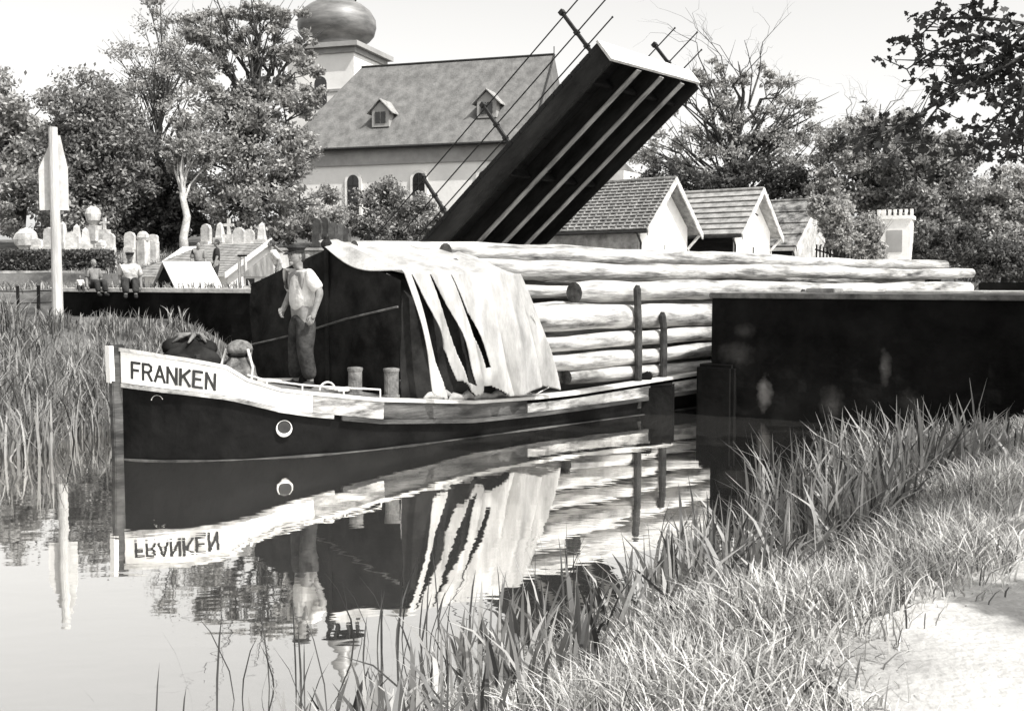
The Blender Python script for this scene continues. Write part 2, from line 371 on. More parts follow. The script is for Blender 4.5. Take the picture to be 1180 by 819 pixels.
# ------------------------------------------------------------------ barge
def hw(s):
    if s <= 0: return 0.0
    h = 1.62 if s > 3.4 else 1.62*(1-(1-s/3.4)**2.3)**.62
    if s > 18: h *= math.sqrt(max(0,1-((s-18)/4.0)**2))*.75+.25
    return h
def lerpt(tab, s):
    if s <= tab[0][0]: return tab[0][1]
    for (a,b_),(c_,d_) in zip(tab, tab[1:]):
        if s <= c_: return b_+(d_-b_)*(s-a)/(c_-a)
    return tab[-1][1]
gz = lambda s: lerpt([(0,1.27),(.75,1.08),(.95,.93),(1.3,.8),(2.5,.62),(4,.48),(5.6,.44),(9,.56),(14,.6),(22,.75)], s)
bz = lambda s: lerpt([(0,.88),(.8,.74),(1.4,.55),(2.5,.38),(4,.26),(5.6,.24),(9,.3),(22,.35)], s)
st = [0,.015,.05,.1,.18,.28,.4,.55,.7,.75,.85,.95,1.1,1.3,1.6,2,2.5,3,3.5,4,4.6,5.2,6,7,8,9,10.5,12,14,16,18,19,20,21,21.7]
bt = empty('barge', S0, RB, 'black canal barge with white bow strake lettered FRANKEN, loaded with logs', 'barge')
def band(name, m, s0, s1, zl, zh, off, sides=(-1,1), th=.03, flare=.1, steps=None):
    ss = [s0]+[s for s in (steps or st) if s0 < s < s1]+[s1]
    for sd in sides:
        vs = []; mb = MB()
        for s in ss:
            for fr, o in ((0,off),(1,off),(1,off-th),(0,off-th)):
                z = zl(s)+(zh(s)-zl(s))*fr; w_ = hw(s)+ flare*min(1,s*2)*(z-.3)*(1 if s<6 else max(0,1-(s-6)/3)) 
                w_ = max(w_+o*(1 if s>0.02 else .4), 0.02); vs.append((s-(off if s<.3 else 0)*.6, sd*w_, z))
        n = len(ss); fs = []
        for i in range(n-1):
            for k in range(4): fs.append((i*4+k, i*4+(k+1)%4, (i+1)*4+(k+1)%4, (i+1)*4+k))
        fs += [(0,1,2,3), ((n-1)*4+3,(n-1)*4+2,(n-1)*4+1,(n-1)*4)]
        mb.poly(vs, fs); mb.build(name, m, bt, smooth=False)
# lower hull (closed)
mb = MB(); n = len(st); vs = []
for s in st:
    row = []
    for z, k in ((gz(s)-.03,1.0),(.3,1.0),(0,.97),(-.4,.86),(-.65,.6)):
        wv = hw(s)*k+ (.1*min(1,s*2)*(z-.3)*(1 if s<6 else max(0,1-(s-6)/3)) if z>.3 else 0); row.append((s+ (.02 if s==0 else 0), max(wv-.012,.012), z))
    vs += [(a,-w_,z) for a,w_,z in row]+[(a,w_,z) for a,w_,z in reversed(row)]
fs = []
for i in range(n-1):
    for k in range(9): fs.append((i*10+k,i*10+k+1,(i+1)*10+k+1,(i+1)*10+k))
fs += [tuple(range(10)), tuple((n-1)*10+k for k in reversed(range(10)))]
mb.poly(vs, fs); mb.build('hull', M['hull_black'], bt)
band('bow_strake', M['hull_white'], .012, 1.65, bz, lambda s: gz(s)-.035, .03)
band('side_strake', M['hull_worn'], 1.65, 2.55, lambda s: bz(s)+.0, lambda s: gz(s)-.03, .036)
band('side_strake', M['hull_dark'], 2.56, 5.0, bz, lambda s: gz(s)-.03, .024)
band('side_strake', M['hull_worn'], 5.01, 21, bz, lambda s: gz(s)-.08, .04)
band('rub_rail', M['hull_worn'], .012, 1.9, lambda s: bz(s)-.05, lambda s: bz(s)-.004, .045)
band('gunwale', M['cap'], .012, 21.5, lambda s: gz(s)-.03, lambda s: gz(s)+.012, .05, th=.2)
band('rub_rail', M['hull_dark'], 2.0, 21, lambda s: bz(s)-.06, lambda s: bz(s)-.004, .05)
band('waterline_stain', M['hull_dark'], .012, 21, lambda s: -.01, lambda s: .009+.005*math.sin(s*5)+.003*math.sin(s*17), .012)
mb = MB(); mb.poly([(-.07,-.05,-.5),(-.07,.05,-.5),(.05,.07,-.5),(.05,-.07,-.5),(-.10,-.05,1.31),(-.10,.05,1.31),(.05,.08,1.31),(.05,-.08,1.31)],[(0,3,2,1),(4,5,6,7),(0,1,5,4),(1,2,6,5),(2,3,7,6),(3,0,4,7)])
mb.build('stem_post', M['hull_dark'], bt, bevel=.01)
mb = MB(); mb.box(-.113,.0,-.055,-.048,.9,1.3); mb.poly([(-.115,-.056,.88),(-.115,.056,.88),(-.108,.056,.88),(-.108,-.056,.88),(-.125,-.056,1.3),(-.125,.056,1.3),(-.112,.056,1.3),(-.112,-.056,1.3)],[(0,3,2,1),(4,5,6,7),(0,1,5,4),(1,2,6,5),(2,3,7,6),(3,0,4,7)])
mb.build('stem_plate', M['hull_white'], bt)
# decks
def deck(name, s0, s1, zf, m, inset=.16):
    ss = [s0]+[s for s in st if s0<s<s1]+[s1]; vs = []
    for s in ss:
        h = max(hw(s)-inset+.1*min(1,s*2)*(zf(s)-.3)*(1 if s<6 else 0), .02); vs += [(s,-h,zf(s)),(s,0,zf(s)+.05),(s,h,zf(s))]
    mb = MB(); mb.poly(vs, [f for i in range(len(ss)-1) for f in ((i*3,i*3+1,i*3+4,i*3+3),(i*3+1,i*3+2,i*3+5,i*3+4))]); return mb.build(name, m, bt)
deck('foredeck', .15, 4.0, lambda s: gz(s)-.06 if s<1 else max(gz(s)+.015, .0), M['deck'])
deck('hold_floor', 4.01, 21, lambda s: .42, M['deck'])
# name on the bow
glyph = {'F':[((0,0),(0,1)),((0,1),(.62,1)),((0,.52),(.5,.52))],
 'R':[((0,0),(0,1)),((0,1),(.42,1)),((.42,1),(.6,.88)),((.6,.88),(.6,.66)),((.6,.66),(.42,.5)),((.42,.5),(0,.5)),((.34,.5),(.64,0))],
 'A':[((0,0),(.34,1)),((.34,1),(.68,0)),((.12,.33),(.56,.33))],
 'N':[((0,0),(0,1)),((0,1),(.6,0)),((.6,0),(.6,1))],
 'K':[((0,0),(0,1)),((0,.42),(.6,1)),((.2,.6),(.62,0))],
 'E':[((0,0),(0,1)),((0,1),(.58,1)),((0,.52),(.48,.52)),((0,0),(.6,0))]}
arc = [0]; ssn = np.linspace(.0,1.2,241)
for a_, b_ in zip(ssn, ssn[1:]): arc.append(arc[-1]+math.hypot(b_-a_, hw(b_)-hw(a_)))
def s_of(l): return float(np.interp(l, arc, ssn))
mb_l = []
L0, L1 = .235, 1.195; adv = (L1-L0)/7
for gi, ch in enumerate('FRANKEN'):
    mb = MB(); lx = L0+adv*gi+.015
    for (p0, p1) in glyph[ch]:
        P0 = Vector(p0); P1 = Vector(p1); sc = Vector((.155,.175)) 
        q0 = Vector((P0.x*sc.x, P0.y*sc.y)); q1 = Vector((P1.x*sc.x, P1.y*sc.y)); d = (q1-q0).normalized(); nn = Vector((-d.y,d.x))*.0145
        q0 = q0-d*.011; q1 = q1+d*.011; K = 6; vs = []
        for k in range(K+1):
            c_ = q0.lerp(q1, k/K)
            for sg in (1,-1):
                pt = c_+nn*sg; l = lx+pt.x; s = s_of(l); z = bz(s)*.55+gz(s)*.45-.10+pt.y
                wv = hw(s)+.1*min(1,s*2)*(z-.3); h = 1e-3; tx = (hw(s+h)-hw(s-h))/(2*h); nl = math.hypot(tx,1)
                for o in (.034,.024): vs.append((s-tx/nl*o*1.0-.0, -(wv+o/nl*1.0), z))
        fs = []
        for k in range(K):
            b0 = k*4; fs += [(b0,b0+2,b0+6,b0+4),(b0,b0+4,b0+5,b0+1),(b0+2,b0+3,b0+7,b0+6)]
        fs += [(0,1,3,2),(K*4,K*4+2,K*4+3,K*4+1)]
        mb.poly(vs, fs)
    o = mb.build('name_letter', M['letter'], bt)
# hawse ring (crescent) and small eye
def side_pt(s, z, off):
    wv = hw(s)+.1*min(1,s*2)*(z-.3 if z>.3 else 0); tx = (hw(s+.01)-hw(s-.01))/.02; nl = math.hypot(tx,1)
    return Vector((s-tx/nl*off, -(wv+off/nl), z)), Vector((1/nl, -tx/nl, 0))
def ring_at(s, z, r, tr, name, a0=0, a1=360, m='ring'):
    P, T = side_pt(s, z, .0); nrm = Vector((T.y, -T.x, 0)); pts = []; rs = []
    K = 28
    for k in range(K+1):
        a = R(a0+(a1-a0)*k/K); pts.append(P+T*math.cos(a)*r+Vector((0,0,1))*math.sin(a)*r+nrm*.012); rs.append(tr*(.12+.88*max(0,(1-math.sin(a))/2)**1.5))
    mb = MB(); mb.tube(pts, rs, 8); return mb.build(name, M[m], bt, smooth=True)
ring_at(1.36, .35, .085, .022, 'hawse_ring')
ring_at(.22, .68, .07, .014, 'mooring_ring', 20, 170)
P, T = side_pt(1.36,.35,.008); nrm = Vector((T.y,-T.x,0))
mb = MB(); mb.tube([P-nrm*.02, P+nrm*.012], .075, 18); mb.build('hawse_hole', M['black_iron'], bt)
# bollards, low rail, hoop
def bollard(s, w_, h, r):
    mb = MB(); z = gz(s)+.01; mb.lathe([(r*1.15,0),(r*1.15,.03),(r,.04),(r,h-.05),(r*1.12,h-.03),(r*1.12,h),(r*.6,h+.01)], (s,w_,z), 16); mb.build('bollard', M['bollard_iron'], bt, smooth=False)
bollard(2.45,-1.2,.34,.085); bollard(2.83,-1.43,.36,.09)
rail_pts = [(1.0,-1.12,.97),(1.2,-1.2,.9),(1.6,-1.32,.83),(2.1,-1.44,.77),(2.6,-1.5,.72)]
mb = MB(); mb.tube(rail_pts, .011, 6)
for p_ in rail_pts[1:]: mb.tube([p_, (p_[0],p_[1],gz(p_[0]))], .01, 6)
mb.build('hand_rail', M['rope'], bt)
mb = MB(); mb.tube([(1.95+.11*math.cos(a), -1.32, .74+.1*math.sin(a)) for a in np.linspace(0,math.pi,12)], .012, 6); mb.build('hoop', M['rope'], bt)
mb = MB(); mb.box(2.2,2.62,-1.2,-.9,.7,.72); mb.build('deck_plank', M['cap'], bt)
mb = MB(); mb.box(.55,.6,-.55,.5,1.09,1.14); mb.tube([(.75,-.45,.95),(.75,-.45,1.18)],.04,8); mb.build('bow_cleat', M['black_iron'], bt)
for s, zt in ((7.54,1.98),(8.17,1.56),(12.4,1.9),(13.1,1.6)):
    mb = MB(); mb.tube([(s,-1.55,.1),(s,-1.56,.8),(s+.01,-1.55,1.3),(s-.01,-1.53,zt-.06),(s,-1.53,zt)],[.055,.058,.055,.06,.03],9); mb.build('stanchion', M['stake'], bt)
# ------------------------------------------------------------------ logs
def log(label, s0, s1, w_, z, r0, r1=None, m='log', dw=0, dz=0, group='peeled logs loaded on the barge'):
    r1 = r1 or r0*.9; n = max(12, int((s1-s0)/.45)); cx = (s0+s1)/2; pts = []; rs = []
    ph = random.uniform(0,6); ph2 = random.uniform(0,6)
    for i in range(n+1):
        f = i/n; s = s0+(s1-s0)*f
        pts.append((s-cx, .045*math.sin(s*.8+ph)+dw*f, .022*math.sin(s*.7+ph2)+.008*math.sin(s*3.1+ph)+dz*f)); rs.append((r0+(r1-r0)*f)*(1+.05*math.sin(s*2.3+ph)+random.uniform(-.06,.06)))
    rs = [q_*.95 for q_ in rs]; rs[0] *= .93; mb = MB(); mb.tube(pts, rs, 14, cap=False)
    P = Bw(cx, w_, z); o = mb.build('log', M[m], None, smooth=True, loc=P, rz=RB)
    tag(o, label, 'log', group)
    for i in (0, n):
        mb = MB(); b0 = len(mb.v); base = MB(); q = pts[0] if i == 0 else pts[-1]; r = rs[i]*.995; s = 1 if i else -1
        mb.v += [(q[0]+s*.012, q[1], q[2])]+[(q[0], q[1]+r*math.cos(2*math.pi*k/14), q[2]+r*math.sin(2*math.pi*k/14)) for k in range(14)]
        mb.f += [(b0, b0+1+k, b0+1+(k+1)%14) for k in range(14)]
        mb.build('cut_end', M['log_end_shade'], o)
    return o
log('topmost log of the load, its dark end just behind the tarpaulin peak', 3.35, 13, .02, 2.50, .115, .10)
log('upper log whose crescent cut end shows above the white canvas', 4.7, 21.2, -.36, 2.44, .15, .12)
log('long log on the upper shoulder of the load, pointed towards the far right end', 4.5, 21.6, -.78, 2.19, .155, .13, dz=.05)
log('log with big round dark cut end left of the taller stake', 6.45, 20.6, -1.18, 1.885, .175, .15)
log('log partly hidden behind the round dark cut end, emerging from the canvas', 4.4, 14, -.86, 1.90, .11, .11)
log('thickest bark patched log in the middle of the near side', 4.6, 19, -1.3, 1.50, .205, .19, 'log_bark')
log('slim log directly under the thickest log', 4.7, 18.6, -1.35, 1.15, .122, .12, 'log_bark')
log('slim log third from the gunwale side planks', 4.75, 18.4, -1.36, .89, .125, .12, 'log_bark')
log('lowest log on the gunwale, starting left of the stakes with a rounded end', 6.15, 18.2, -1.36, .63, .12, .12)
log('log on the far shoulder of the heap, only its top showing', 4.6, 20.6, .42, 2.38, .14, .12)
for (w_, z, r) in ((-1.02,1.3,.15),(-1.0,.98,.15),(-1.05,.66,.14),(-.95,1.6,.15),(.85,2.1,.16),(1.2,1.78,.17),(1.3,1.42,.18),(-.4,2.1,.17),(0,2.2,.16),(.4,2.05,.17)):
    log('log packed deeper inside the load, glimpsed between the outer logs', 5.0+random.uniform(0,.5), 19.5, w_, z, r, r*.9)
# ------------------------------------------------------------------ dark tarpaulin tent + pale sheet
def sagn(a, b_): return .03*math.sin(a*4.1+b_*2.3)+.02*math.sin(a*9+b_*5)
mb = MB(); prof = []
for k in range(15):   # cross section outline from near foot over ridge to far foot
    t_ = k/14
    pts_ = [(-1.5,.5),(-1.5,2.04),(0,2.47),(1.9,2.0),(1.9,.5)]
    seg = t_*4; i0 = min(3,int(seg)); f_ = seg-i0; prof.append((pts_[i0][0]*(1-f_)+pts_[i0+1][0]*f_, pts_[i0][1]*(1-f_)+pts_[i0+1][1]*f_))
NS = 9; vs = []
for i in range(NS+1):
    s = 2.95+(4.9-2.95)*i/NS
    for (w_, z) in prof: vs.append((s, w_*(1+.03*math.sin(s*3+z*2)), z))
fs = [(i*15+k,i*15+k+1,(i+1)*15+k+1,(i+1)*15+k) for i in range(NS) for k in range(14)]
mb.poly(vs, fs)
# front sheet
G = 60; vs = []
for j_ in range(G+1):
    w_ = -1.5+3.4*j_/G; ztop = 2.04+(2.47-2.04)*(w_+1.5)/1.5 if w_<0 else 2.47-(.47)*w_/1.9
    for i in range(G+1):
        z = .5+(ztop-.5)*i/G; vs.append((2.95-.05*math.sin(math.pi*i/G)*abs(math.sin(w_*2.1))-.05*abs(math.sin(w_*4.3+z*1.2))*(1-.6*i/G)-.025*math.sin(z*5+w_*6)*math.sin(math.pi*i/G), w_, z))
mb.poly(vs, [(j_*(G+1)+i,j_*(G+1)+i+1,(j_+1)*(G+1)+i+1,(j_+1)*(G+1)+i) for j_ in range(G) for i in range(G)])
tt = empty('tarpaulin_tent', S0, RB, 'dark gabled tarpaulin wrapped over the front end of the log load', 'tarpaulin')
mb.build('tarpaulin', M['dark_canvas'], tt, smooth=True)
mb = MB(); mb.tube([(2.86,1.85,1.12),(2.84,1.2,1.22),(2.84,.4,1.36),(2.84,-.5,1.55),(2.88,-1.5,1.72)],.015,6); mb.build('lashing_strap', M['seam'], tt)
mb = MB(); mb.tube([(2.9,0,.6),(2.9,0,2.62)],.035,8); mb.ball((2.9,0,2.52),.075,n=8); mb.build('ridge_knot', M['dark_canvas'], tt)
# pale sheet
NI, NJ = 360, 110; grid = []
jr, je = 0, .36
for i in range(NI+1):
    u_ = i/NI; row = []
    st_, se_, sb_ = 2.86+u_*2.2, 2.93+u_*2.02, 3.2+u_*2.25
    for j_ in range(NJ+1):
        v_ = j_/NJ
        if v_ < je:
            f_ = v_/je; s = st_+(se_-st_)*f_; w_ = .12+(-1.56-.12)*f_; z = 2.565-.42*f_-.0*math.sin(math.pi*f_)+.025*math.sin(u_*14+f_*3)
            if u_ < .04: z -= .0
            s -= .07*math.sin(math.pi*f_)*(1-u_)**8
            if u_<.09: z -= (.09-u_)*2.0*math.sin(math.pi*f_)**1.0
            fold = .02*math.sin(u_*23+f_*2)*(.3+f_)+.008*math.sin(u_*60+f_*9); z += fold
        else:
            f_ = (v_-je)/(1-je); s = se_+(sb_-se_)*(f_**.9); zb_ = .54+.05*math.sin(u_*9)
            z = 2.145+(zb_-2.145)*f_; z -= .02*math.sin(u_*20)*f_
            amp = .12*min(1,f_*1.6)*(1-.15*sm(.55,1,u_)); fo = (abs(math.sin(u_*13.0+.5+.5*math.sin(f_*2)))**.7*1.0-.5)+.3*math.sin(u_*41+f_*5)
            w_ = -1.57-.22*f_-.06*math.sin(math.pi*f_)-amp*fo
        row.append((s, w_, z))
    grid.append(row)
vs = [p_ for row in grid for p_ in row]; fs = []
for i in range(NI):
    for j_ in range(NJ):
        u_ = (i+.5)/NI; v_ = (j_+.5)/NJ; f_ = (v_-je)/(1-je); cut = False
        if f_ > .02:
            for (c0, c1, w0, fe) in ((.05,.14,.06,1.1),(.20,.30,.042,.9),(.37,.49,.018,.75)):
                cc = c0+(c1-c0)*f_
                if f_ < fe and abs(u_-cc) < w0*min(1,f_*1.5)+.004: cut = True
        if f_ > .93+.05*math.sin(u_*25) : cut = cut or u_ < .6
        if not cut: fs.append((i*(NJ+1)+j_, i*(NJ+1)+j_+1, (i+1)*(NJ+1)+j_+1, (i+1)*(NJ+1)+j_))
mb = MB(); mb.poly(vs, fs)
sheet = mb.build('canvas_sheet', M['canvas'], None, smooth=True, loc=S0, rz=RB)
tag(sheet, 'pale canvas sheet draped in folds over the near side of the load', 'canvas')
md = sheet.modifiers.new('sol','SOLIDIFY'); md.thickness = .012
# bunched cloth at its foot
mb = MB()
for (s, w_, z, L_, r_) in ((3.55,-1.5,.56,.5,.05),(3.9,-1.55,.52,.45,.055),(4.4,-1.56,.50,.6,.05),(4.0,-1.3,.6,.5,.06),(4.9,-1.6,.5,.5,.04)):
    mb.tube([(s-L_/2,w_,z),(s-L_/4,w_+.05,z+.03),(s,w_-.02,z+.01),(s+L_/4,w_+.03,z+.04),(s+L_/2,w_,z-.01)],[r_*.3,r_,r_*.8,r_*1.1,r_*.3],8)
mb.build('bunched_hem', M['canvas'], sheet, smooth=True)
mb = MB(); mb.tube([at(560,425,14.2)-S0*0, at(588,412,14.9), at(625,446,14.75)], .008, 5)
mb = MB(); mb.tube([(5.0,-1.75,1.6),(5.6,-1.66,.62),(5.1,-1.72,.5)],.008,5); mb.build('tie_rope', M['rope'], sheet)
# ------------------------------------------------------------------ people
def skin_mesh(verts, edges, radii, sub=2):
    me = bpy.data.meshes.new('tmp'); me.from_pydata([tuple(v) for v in verts], edges, [])
    o = bpy.data.objects.new('tmp', me); C.objects.link(o)
    md = o.modifiers.new('k','SKIN'); md.use_smooth_shade = True; md.branch_smoothing = .3
    for k, sv in enumerate(me.skin_vertices[0].data):
        r = radii[k]; sv.radius = (r[0]*1.2,r[1]*1.2) if isinstance(r, tuple) else (r*1.2, r*1.2); sv.use_root = (k == 0)
    s2 = o.modifiers.new('s','SUBSURF'); s2.levels = sub; s2.render_levels = sub
    dg = bpy.context.evaluated_depsgraph_get(); out = bpy.data.meshes.new_from_object(o.evaluated_get(dg))
    bpy.data.objects.remove(o); out.materials.clear(); return out
def add_mb(me, mb):
    b = bmesh.new(); b.from_mesh(me); t2 = bpy.data.meshes.new('t'); t2.from_pydata(mb.v, [], mb.f)
    b.from_mesh(t2); bmesh.ops.recalc_face_normals(b, faces=b.faces); b.to_mesh(me); b.free(); return me
def person(label, loc, rz, H=1.7, pose='stand', shirt='shirt', trousers='trousers', hat=None, hair='hair', arms=None, lean=0, group=None, fingers=False):
    k = H/1.7; t = empty('person', loc, rz, label, 'person', group)
    V = lambda *a: Vector(a)*k
    if pose == 'stand':
        hipz = .90; hip = {sd: V(.0,sd*.09,.87) for sd in (1,-1)}
        knee = {1: V(.05,.11,.48), -1: V(.03,-.12,.48)}; ank = {1: V(-.02,.13,.09), -1: V(.02,-.15,.09)}; toe = {sd: ank[sd]+V(.15,sd*.03,-.05) for sd in (1,-1)}
    else:
        hipz = .10; hip = {sd: V(.03,sd*.09,.10) for sd in (1,-1)}
        knee = {sd: V(.42,sd*.13,.22) for sd in (1,-1)}; ank = {sd: V(.50,sd*.12,-.18) for sd in (1,-1)}; toe = {sd: V(.64,sd*.13,-.23) for sd in (1,-1)}
    pel = V(0,0,hipz+.02); sp = V(lean*.35,0,hipz+.22); ch = V(lean*.8,0,hipz+.42); nk = V(lean+.0,0,hipz+.55); hb = V(lean+.02,0,hipz+.61); ht = V(lean+.03,0,hipz+.70)
    sh = {sd: V(lean*.9,sd*.185,hipz+.48) for sd in (1,-1)}
    arms = arms or {}
    el = {sd: (V(*arms[sd][0]) if sd in arms else V(-.02,sd*.25,hipz+.2)) for sd in (1,-1)}
    wr = {sd: (V(*arms[sd][1]) if sd in arms else V(.05,sd*.26,hipz-.03)) for sd in (1,-1)}
    vs = [pel, sp, ch, nk, hb, ht]; ed = [(0,1),(1,2),(2,3),(3,4),(4,5)]; ra = [(.125,.1),(.125,.095),(.13,.1),.055,.055,.06]
    ra = [tuple(q*k for q in r) if isinstance(r,tuple) else r*k for r in ra]
    def add(p, par, r): vs.append(p); ed.append((par, len(vs)-1)); ra.append(r*k); return len(vs)-1
    for sd in (1,-1):
        a = add(sh[sd], 2, .06); b_ = add(el[sd], a, .042); c_ = add(wr[sd], b_, .028)
        hd = (wr[sd]-el[sd]).normalized(); palm = add(wr[sd]+hd*.07*k, c_, .034)
        h_ = add(hip[sd], 0, .085); kn = add(knee[sd], h_, .055); an = add(ank[sd], kn, .036); add(toe[sd], an, .032)
    me = skin_mesh(vs, ed, ra)
    mb = MB(); hc = V(lean+.03,0,hipz+.70)
    mb.ball(hc, .1*k, (1.0,.78,1.22), 14); mb.ball(hc+V(.1,0,-.005), .018*k, (1.1,.7,1.3), 8); mb.ball(hc+V(.065,0,-.085), .035*k, (1,.9,.8), 8)
    mb.ball(hc+V(.09,0,-.05), .016*k, (.6,1.5,.5), 8)
    for sd in (1,-1): mb.ball(hc+V(-.005,sd*.08,-.005), .024*k, (.8,.4,1.2), 8)
    for sd in (1,-1):
        hd = (wr[sd]-el[sd]).normalized(); pb = wr[sd]+hd*.07*k; side = hd.cross(Vector((0,1,0))).normalized(); inw = Vector((0,-sd,0))
        for fi in range(4):
            b0 = pb+side*(fi-1.5)*.019*k; ln = (.06,.075,.07,.055)[fi]*k
            mb.tube([b0-hd*.02*k, b0+hd*ln*.5, b0+hd*ln*.9+inw*.02*k, b0+hd*ln*.95+inw*.045*k],[.0095*k,.009*k,.008*k,.006*k],6)
        mb.tube([wr[sd]+hd*.03*k+side*.02*k, wr[sd]+hd*.06*k+side*.05*k, wr[sd]+hd*.1*k+side*.052*k+inw*.02*k],[.012*k,.010*k,.007*k],6)
    add_mb(me, mb); body = link('body', me, M['skin'], t, True)
    mb = MB()
    for sd in (1,-1): mb.ball(hc+V(.088,sd*.032,.012), .011*k, (.7,1.2,.7), 6)
    mb.build('eyes', M['hair'], t, smooth=True)
    # shirt
    vs = [pel+V(0,0,.0), sp, ch, nk+V(0,0,-.03)]; ed = [(0,1),(1,2),(2,3)]; ra = [(.17*k,.135*k),(.168*k,.135*k),(.178*k,.14*k),.075*k]
    for sd in (1,-1): a = add(sh[sd], 2, .088); b_ = add(sh[sd].lerp(el[sd],.55), a, .07); add(sh[sd].lerp(el[sd],.92), b_, .078)
    link('shirt', skin_mesh(vs, ed, ra), M[shirt], t, True)
    vs = [pel+V(0,0,.04), pel+V(0,0,-.02)]; ed = [(0,1)]; ra = [(.155*k,.13*k),(.155*k,.13*k)]
    for sd in (1,-1):
        h_ = add(hip[sd]-V(0,0,.03), 1, .1); m1 = add(hip[sd].lerp(knee[sd],.5), h_, .105); kn = add(knee[sd], m1, .085); m2 = add(knee[sd].lerp(ank[sd],.5), kn, .08); add(ank[sd]+V(0,0,.03), m2, .078)
    link('trousers', skin_mesh(vs, ed, ra), M[trousers], t, True)
    for sd in (1,-1):
        vs = [ank[sd]+V(-.03,0,0), ank[sd].lerp(toe[sd],.6), toe[sd]+V(.05,0,-.0)]; link('shoe', skin_mesh(vs, [(0,1),(1,2)], [.048*k,.045*k,.035*k]), M['cap_cloth'], t, True)
    mb = MB()
    if hat:
        mb.lathe([(.088*k,.03*k),(.094*k,.05*k),(.097*k,.075*k),(.118*k,.095*k),(.105*k,.118*k),(.04*k,.13*k)], hc, 18); mb.poly([hc+V(.06,-.075,.04),hc+V(.06,.075,.04),hc+V(.15,.05,.01),hc+V(.15,-.05,.01),hc+V(.06,-.075,.055),hc+V(.06,.075,.055),hc+V(.15,.05,.022),hc+V(.15,-.05,.022)],[(0,3,2,1),(4,5,6,7),(0,1,5,4),(1,2,6,5),(2,3,7,6),(3,0,4,7)])
        mb.build('cap', M['cap_cloth' if hat=='dark' else 'shirt'], t, smooth=False)
        mb = MB(); mb.ball(hc+V(-.02,0,.0), .098*k, (.98,.82,1.1), 10); mb.v = [v for v in mb.v]
        mb.build('hair', M[hair], t, smooth=True)
    else:
        mb.ball(hc+V(-.022,0,.025), .103*k, (.98,.84,1.12), 12, .03); mb.build('hair', M[hair], t, smooth=True)
    return t
P = Bw(2.03,-.72,.70)
person('bargeman in peaked cap and pale short sleeved shirt standing on the foredeck', P, R(222), 1.74, 'stand', 'shirt', 'grey_trousers', 'dark',
       arms={1:((-.05,.31,1.17),(.04,.30,.92)), -1:((-.04,-.33,1.17),(.12,-.24,.98))}, lean=.05)
gf = lambda X, Y: 1.86
def pl(px, Y, z): v = at(px, 320, Y); return Vector((v.x, v.y, z))
person('fair haired child sitting on the wing wall near the sign pole', pl(108,26.3,1.9), R(-40), 1.25, 'sit', 'grey_shirt', 'trousers', None, 'grey_shirt')
person('person in dark cap and white shirt sitting hunched on the wing wall', pl(150,25.2,1.9), R(-70), 1.5, 'sit', 'shirt', 'grey_trousers', 'dark', lean=.12)
person('dark haired boy in grey shirt standing left behind the little hut', pl(229,30.5,1.86), R(-60), 1.27, 'stand', 'grey_shirt', 'trousers')
person('dark clothed boy standing right behind the little hut by the gable', pl(249,31,1.86), R(200), 1.36, 'stand', 'trousers', 'trousers', lean=-.06)
person('person in white shirt leaning forward behind the bargeman, seen over the wall', pl(322,24.6,1.7), R(190), 1.25, 'stand', 'shirt', 'trousers', lean=.2)
person('small crouching child beside the fair haired child on the wall', pl(92,26.9,1.87), R(-60), .62, 'sit', 'shirt', 'grey_trousers')
# ------------------------------------------------------------------ foredeck heaps
P = Bw(.95,.35,.88)
def lumpy(center, rx, ry, h, seed, bulge=1.0):
    r_ = random.Random(seed); mb = MB(); N_ = 26; K_ = 14; vs = []
    for j_ in range(K_+1):
        f_ = j_/K_
        for i in range(N_):
            a = 2*math.pi*i/N_; rr = (1-f_**3.2*.98)*(1+.12*math.sin(a*3+seed+f_*3)+.07*math.sin(a*7+f_*6+seed*2)+r_.uniform(-.03,.03))*(1+.15*math.sin(f_*math.pi)*bulge)
            vs.append((rx*rr*math.cos(a), ry*rr*math.sin(a), h*f_*(1+.06*math.sin(a*4+seed))))
    mb.poly(vs, [(j_*N_+i,j_*N_+(i+1)%N_,(j_+1)*N_+(i+1)%N_,(j_+1)*N_+i) for j_ in range(K_) for i in range(N_)]+[tuple(K_*N_+i for i in range(N_))]); return mb
t = empty('covered_heap', Bw(1.05,.25,.93), RB, 'dark tarpaulin covered heap with pale cloth thrown on top, on the foredeck', 'heap')
_h = lumpy(None,.30,.30,.42,3)
for (dx,dy,dz,q_) in ((-.16,.1,.3,.15),(.14,-.1,.28,.14),(.02,.16,.36,.12),(.2,.14,.1,.16),(-.2,-.14,.12,.15)): _h.ball((dx,dy,dz),q_,(1.1,1,.8),10,.06)
_h.build('dark_cover', M['dark_canvas'], t, smooth=True)
mb = MB()
for k in range(7):
    a = k*.95+.3; r1 = .24; z1 = .36
    mb.tube([(r1*math.cos(a),r1*math.sin(a),z1),(.14*math.cos(a+.4),.14*math.sin(a+.4),z1+.09),(.04*math.cos(a+1),.05*math.sin(a+1),z1+.1)],[.012,.03,.02],7)
mb.build('cloth_bundle', M['sack'], t, smooth=True)
t = empty('tied_sack', Bw(1.45,-.2,.79), RB, 'pale lumpy sack tied round its middle, standing beside the dark heap', 'sack')
mb = MB(); mb.lathe([(.20,0),(.22,.08),(.19,.2),(.13,.3),(.11,.345),(.13,.37),(.16,.41),(.14,.47),(.09,.51),(.03,.53)],(0,0,0),20); mb.v = [(x*(1+.1*math.sin(5*math.atan2(y,x)+z*9)),y*(1+.1*math.sin(5*math.atan2(y,x)+z*9)),z) for x,y,z in mb.v]
mb.build('bag', M['sack'], t, smooth=True)
